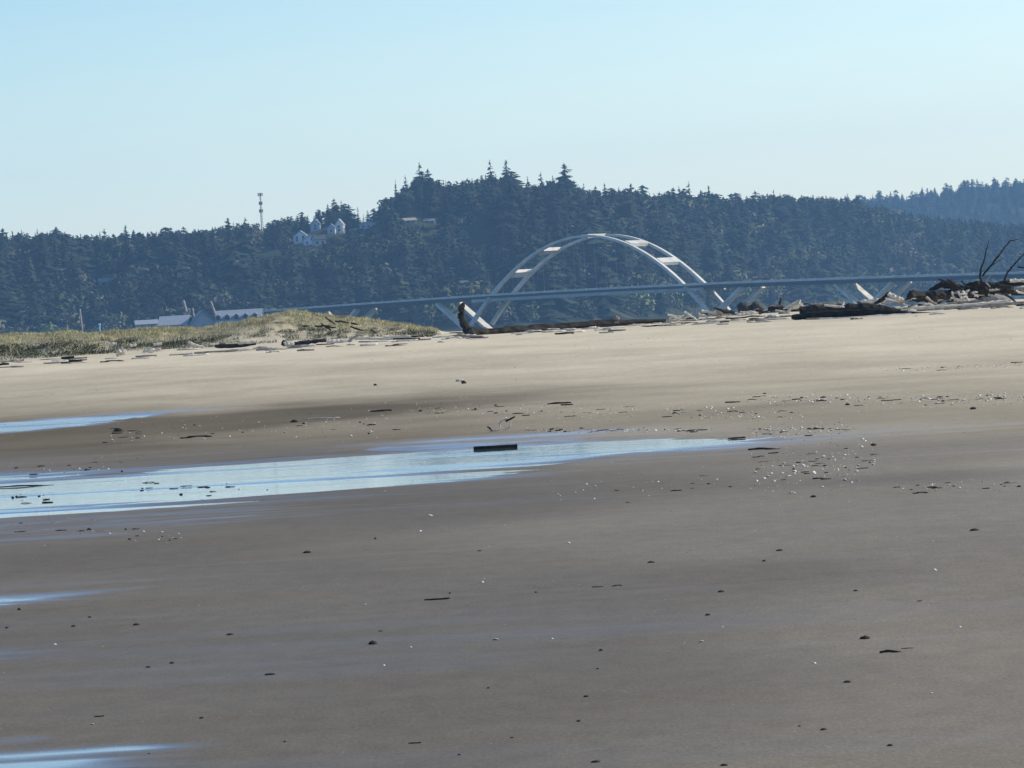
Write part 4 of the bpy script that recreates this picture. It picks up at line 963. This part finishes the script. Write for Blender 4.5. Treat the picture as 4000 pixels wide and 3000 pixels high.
NAMED = [
 ('stick', 1489, 1604, 82, 9, 'wood_dark', 'dark straight stick left of centre on the damp sand'),
 ('stick', 766, 1706, 122, 11, 'wood_dark', 'thick dark stick above the left part of the pool'),
 ('clump', 1150, 1645, 32, 12, 'kelp', 'dark clump at the left end of the bleached thin branch'),
 ('stick', 1258, 1634, 145, 6, 'wood_pale', 'long thin bleached branch left of centre'),
 ('clump', 461, 1678, 42, 13, 'kelp', 'black mound near the narrow strip of water at the left'),
 ('clump', 1466, 1503, 18, 9, 'kelp', 'small black lump on the upper sand left of centre'),
 ('clump', 1812, 1494, 22, 14, 'wood_dark', 'dark knob beside bleached bits on the upper sand'),
 ('stick', 1795, 1486, 30, 12, 'wood_pale', 'bleached bone like bit on the upper sand'),
 ('stick', 105, 1901, 210, 8, 'wood_dark', 'long dark stick lying in the pool at the left edge'),
 ('stick', 2185, 1575, 95, 8, 'wood_dark', 'dark long twig right of centre on the tan sand'),
 ('stick', 2215, 1581, 50, 7, 'wood_dark', 'short dark twig under the long one right of centre'),
 ('stick', 2862, 1571, 60, 7, 'wood_dark', 'dark reddish stick on the tan sand at the right'),
 ('clump', 3310, 1580, 20, 9, 'kelp', 'small black lump in the shell band at the right'),
 ('clump', 3802, 1595, 26, 10, 'kelp', 'black lump with pale cap far right in the shell band'),
 ('clump', 3413, 1738, 28, 9, 'kelp', 'black lump alone on the grey sand right of the debris patch'),
 ('stick', 2878, 1714, 70, 8, 'wood_dark', 'dark crooked twig in the pale end of the pool'),
 ('stick', 2985, 1753, 125, 12, 'wood_dark', 'dark forked twigs at the right end of the pool'),
 ('stick', 3195, 1870, 42, 7, 'wood_dark', 'black short stick under the debris patch'),
 ('clump', 3178, 1942, 24, 9, 'kelp', 'black lump below the debris patch'),
 ('stick', 3094, 1925, 26, 9, 'wood_pale', 'white square chip of wood below the debris patch'),
 ('stick', 3595, 1925, 60, 8, 'wood_dark', 'dark twig on the sand at the right, below the lone black lump'),
 ('clump', 3806, 2071, 34, 10, 'kelp', 'black flat lump on the tan sand at the right'),
 ('clump', 1200, 2159, 36, 10, 'kelp', 'black flat lump below the pool, left of centre'),
 ('stick', 1708, 2346, 100, 9, 'wood_dark', 'black straight stick on the grey lower sand near the centre'),
 ('clump', 1456, 2517, 38, 16, 'kelp', 'black pointed lump on the lower sand left of centre'),
 ('clump', 533, 2446, 26, 9, 'kelp', 'black lump on the lower sand, left quarter'),
 ('clump', 287, 2451, 24, 7, 'kelp', 'faint dark lump on the lower sand near the left edge'),
 ('clump', 899, 2480, 30, 8, 'kelp', 'dark lump with pale wedge on the lower sand'),
 ('clump', 76, 2385, 14, 10, 'kelp', 'small black pebble at the left under the faint water film'),
 ('clump', 1055, 2643, 44, 8, 'kelp', 'dark flat strand on the lower sand left of centre'),
 ('clump', 580, 2610, 20, 7, 'kelp', 'tiny dark lump on the lower left sand'),
 ('stick', 388, 2803, 40, 6, 'wood_dark', 'thin dark twig near the bottom left'),
 ('stick', 1620, 2902, 50, 7, 'wood_dark', 'thin dark twig near the bottom, left of centre'),
 ('clump', 3380, 2495, 42, 14, 'kelp', 'black rounded stone like lump on the lower right sand'),
 ('stick', 3478, 2548, 84, 15, 'kelp', 'thick black wet stick on the lower right sand'),
 ('stick', 3545, 2540, 50, 4, 'wood_dark', 'thin curved tail of twig right of the thick black wet stick'),
 ('stick', 2410, 2289, 42, 7, 'wood_dark', 'dark twig on the lower sand right of centre'),
 ('stick', 2335, 2295, 45, 5, 'wood_dark', 'faint twig left of the dark one, lower sand right of centre'),
 ('clump', 2543, 2201, 32, 7, 'kelp', 'dark flat lump on the mid sand right of centre'),
 ('clump', 3045, 2149, 28, 7, 'kelp', 'dark lump on the tan streaked sand at the right'),
 ('clump', 2985, 2197, 16, 7, 'kelp', 'small black dot on the mid sand at the right'),
 ('clump', 2818, 2318, 28, 8, 'kelp', 'dark lump with a pale tip, lower sand right of centre'),
 ('clump', 3343, 2306, 20, 7, 'kelp', 'small dark dot above the black rounded lump'),
 ('clump', 2765, 2406, 24, 8, 'kelp', 'faint dark lump, lower sand right of centre'),
 ('clump', 2348, 2546, 18, 8, 'kelp', 'small black dot on the lower sand near the centre'),
 ('clump', 2290, 2724, 22, 8, 'kelp', 'small dark dot near the bottom centre'),
 ('clump', 3217, 2853, 30, 9, 'kelp', 'black lump near the bottom right'),
 ('clump', 3477, 2918, 24, 9, 'kelp', 'black dot at the bottom right'),
 ('clump', 2328, 2981, 38, 9, 'kelp', 'dark flat lump at the bottom edge right of centre'),
 ('clump', 2830, 2989, 30, 9, 'kelp', 'dark lump at the bottom edge, right third'),
 ('clump', 3310, 2675, 36, 9, 'kelp', 'brownish flat lump in the lower right'),
 ('shell', 1640, 2073, 26, 13, None, 'white shell below the pool left of centre'),
 ('shell', 1682, 2013, 34, 7, None, 'pale shell bits above the white shell below the pool'),
 ('shell', 2290, 1891, 20, 9, None, 'cream shell below the middle of the pool'),
 ('shell', 1422, 2366, 28, 9, None, 'pale shell left of the black straight stick'),
 ('shell', 1884, 2272, 16, 12, None, 'tall pale shell above the black straight stick'),
 ('shell', 1500, 2601, 14, 8, None, 'small pale shell below the black pointed lump'),
 ('shell', 1605, 2531, 12, 8, None, 'small pale shell right of the black pointed lump'),
 ('shell', 1938, 2501, 32, 10, None, 'pale slanting shell on the lower sand at the centre'),
 ('shell', 362, 2838, 20, 8, None, 'white shell under the thin twig at the bottom left'),
 ('shell', 214, 2519, 20, 8, None, 'pale shell at the left of the lower sand'),
 ('shell', 2740, 2515, 26, 10, None, 'white shell with a long shadow, lower sand right of centre'),
 ('shell', 3183, 2600, 20, 10, None, 'white shell on the sand below the black rounded lump'),
 ('shell', 3748, 2449, 20, 10, None, 'white shell on the sand at the far right'),
 ('shell', 3652, 2225, 20, 12, None, 'white shell on the tan streaked sand at the right'),
 ('shell', 2822, 2451, 10, 9, None, 'tiny round white shell, lower sand right of centre'),
 ('shell', 2157, 2497, 16, 12, None, 'small white shell on the lower sand at the centre'),
 ('shell', 3640, 2717, 12, 9, None, 'tiny white shell in the lower right'),
 ('shell', 2222, 2122, 18, 10, None, 'pale shell on the mid sand right of centre'),
]
for kd, px, py, w_, h_, mt, lab in NAMED:
    small(kd, px, py, w_, h_, mt, lab, rotz=0.0 if kd == 'stick' and w_ > 80 else None)
# the squared beam lying at the edge of the pool
p = G(1936, 1758); s = p.y / F
mb = MB(); hw, hh, dd = 86 * s, 9.5 * s, .05
rings = []
for i in range(9):
    x = -hw + 2 * hw * i / 8; j = [R.uniform(-.002, .002) for _ in range(8)]
    rings.append([(x, -dd + j[0], -hh + j[1]), (x, dd + j[2], -hh + j[3]), (x, dd + j[4], hh + j[5]), (x, -dd + j[6], hh + j[7])])
mb.sweep(rings); o = obj('squared_beam', mb.mesh('squared_beam'), M['kelp']); o.location = p + Vector((0, 0, hh * .8)); o.rotation_euler = (0, 0, 0)
tag(o, 'black squared timber beam lying at the upper edge of the long pool', 'beam')
# twisted root on the sand at the centre
def px_tubes(name, label, cat, parts, Y):
    return wood(name, label, cat, parts, None, Y, n=6, jit=.1, sub=4)
gY = G(1970, 1686).y
px_tubes('twisted_root', 'pale twisted root with a loop standing on the sand above the pool', 'root',
   [('loop', [(1955, 1668, 3), (1950, 1654, 3.5), (1962, 1642, 3.5), (1985, 1636, 3.5), (1996, 1650, 3), (1992, 1668, 3), (1975, 1678, 3.5), (1958, 1672, 3)], 'wood_pale', 0),
    ('arm', [(1975, 1646, 4), (1995, 1636, 4), (2012, 1627, 3)], 'wood_dark', -.05), ('arm', [(1905, 1676, 3), (1918, 1684, 3), (1950, 1680, 3)], 'wood_pale', 0),
    ('arm', [(1903, 1666, 3.5), (1914, 1674, 4), (1922, 1684, 3)], 'wood_dark', -.05)], gY)

# scattered debris, zone by zone
ZN = [ # x0,y0,x1,y1 (line), spread, n shells, n sticks, n clumps, shell size, phrase
 (2900, 1562, 4000, 1560, 20, 62, 22, 12, 11, 'in the shell band at the right'),
 (2050, 1683, 2780, 1680, 8, 16, 14, 10, 9, 'in the dark wrack line above the pool'),
 (2600, 1610, 3150, 1625, 22, 24, 8, 6, 10, 'between the shell band and the pool'),
 (2920, 1690, 3320, 1670, 18, 22, 10, 6, 11, 'at the right end of the pool'),
 (2950, 1830, 3420, 1800, 70, 52, 18, 12, 12, 'in the debris patch right of the pool'),
 (1600, 1600, 2500, 1610, 28, 26, 12, 6, 8, 'on the damp sand above the squared beam'),
 (3450, 1445, 4000, 1425, 10, 24, 4, 0, 7, 'in the upper shell line at the far right'),
 (400, 1690, 1600, 1650, 40, 22, 12, 8, 8, 'on the damp sand above the left part of the pool'),
 (40, 1830, 500, 1830, 34, 8, 5, 6, 8, 'along the left upper edge of the pool'),
 (500, 1905, 1050, 1930, 26, 4, 9, 4, 7, 'in the left middle of the pool'),
 (20, 1945, 200, 1960, 20, 3, 7, 4, 8, 'in the pool at the left edge'),
 (0, 2060, 700, 2090, 36, 6, 6, 8, 10, 'under the pool at the left'),
 (3500, 1905, 4000, 1895, 18, 6, 8, 6, 9, 'on the tan sand at the far right'),
 (2150, 1930, 3000, 1880, 40, 8, 4, 4, 9, 'under the right part of the pool'),
]
for x0, y0, x1, y1, sp_, ns, nk, nl, sz, ph in ZN:
    for i in range(ns):
        t0 = R.random(); px = x0 + (x1 - x0) * t0; py = y0 + (y1 - y0) * t0 + R.gauss(0, sp_ * .6)
        w_ = sz * R.uniform(.7, 1.7) * (1.3 if R.random() < .15 else 1)
        small('shell', px, py, w_, w_ * .62, None, 'small pale shell ' + ph, 'shells ' + ph, 243)
    for i in range(nk):
        t0 = R.random(); px = x0 + (x1 - x0) * t0; py = y0 + (y1 - y0) * t0 + R.gauss(0, sp_ * .5)
        small('stick', px, py, R.uniform(18, 48), R.uniform(3, 6), R.choice(['wood_dark', 'wood_dark', 'kelp', 'wood_grey']), 'small weathered stick ' + ph, 'sticks ' + ph)
    for i in range(nl):
        t0 = R.random(); px = x0 + (x1 - x0) * t0; py = y0 + (y1 - y0) * t0 + R.gauss(0, sp_ * .5)
        small('clump', px, py, R.uniform(8, 22), R.uniform(3, 7), R.choice(['kelp', 'wood_dark']), 'small dark kelp clump ' + ph, 'kelp clumps ' + ph)
for i in range(18):
    px, py = R.uniform(0, 4000), R.uniform(2080, 2980)
    small('clump', px, py, R.uniform(10, 24), R.uniform(4, 8), 'kelp', 'tiny dark speck of kelp scattered on the lower sand', 'kelp specks on the lower sand')
# driftwood scraps along the crest
def crest(px):  return hz(px) + 74
for i in range(260):
    px = R.uniform(1560, 4050) if i < 215 else R.uniform(0, 1560)
    py = crest(px) + R.gauss(-6, 9) + (12 if px < 1560 else 0)
    zone = 'under the long dark log' if 1560 < px < 2600 else ('under the thick black log' if 1560 < px < 3560 else ('under the root mass at the right' if px > 3560 else 'at the foot of the dune'))
    small('stick', px, py, R.uniform(25, 110), R.uniform(4, 10), R.choice(['wood_dark', 'wood_grey', 'wood_pale', 'wood_pale', 'wood_grey']), 'scrap of driftwood lying ' + zone, 'driftwood scraps ' + zone, 246.).name = 'driftwood_scrap'
# the finest shell and wood crumbs: past counting
Vs, Fs, Cs = [], [], []
def crumb(px, py, r_, cc):
    p = G(px, py); s = p.y / F * r_; k = len(Vs)
    a = R.uniform(0, 6)
    for j in range(4): Vs.append((p.x + math.cos(a + j * PI / 2) * s * R.uniform(.6, 1.3), p.y + math.sin(a + j * PI / 2) * s * R.uniform(.6, 1.3), p.z - .001))
    Vs.append((p.x, p.y, p.z + s * R.uniform(.5, 1.1)))
    for j in range(4): Fs.append((k + j, k + (j + 1) % 4, k + 4)); 
    Cs.extend([[q * R.uniform(.8, 1.15) for q in cc]] * 5)
for x0, y0, x1, y1, sp_, ns, nk, nl, sz, ph in ZN:
    for i in range((ns + nk) * 4):
        t0 = R.random(); px = x0 + (x1 - x0) * t0 + R.gauss(0, 20); py = y0 + (y1 - y0) * t0 + R.gauss(0, sp_ * .8)
        crumb(px, py, R.uniform(1.5, 4), R.choice([(.7, .66, .58), (.6, .5, .36), (.05, .045, .04), (.03, .03, .028)]))
for i in range(650):
    px = R.uniform(-50, 4050); py = hz(px) + 120 + 1650 * R.random() ** 1.3
    crumb(px, py, R.uniform(1.2, 3.2), R.choice([(.6, .57, .5), (.05, .045, .04), (.04, .04, .035)]))
tag(obj('shell_crumbs', mesh('shell_crumbs', Vs, np.array(Fs), np.array(Cs)), M['grass']), 'crumbs of shell and wood strewn over the sand', 'debris', kind='stuff')

# ------------------------------------------------------------------ haze
hv = MB().box(-2600, 2600, -200, 8200, -6.5, 230).mesh('haze')
hmat = bpy.data.materials.new('haze'); hmat.use_nodes = True; t = hmat.node_tree; t.nodes.clear()
pv = t.nodes.new('ShaderNodeVolumePrincipled'); pv.inputs['Color'].default_value = (.36, .66, 1.0, 1)
pv.inputs['Density'].default_value = 6.3e-5; pv.inputs['Anisotropy'].default_value = 0.2
mo = t.nodes.new('ShaderNodeOutputMaterial'); t.links.new(pv.outputs[0], mo.inputs['Volume'])
tag(obj('haze', hv, hmat), 'thin blue haze in the air over the bay', 'haze', kind='stuff')
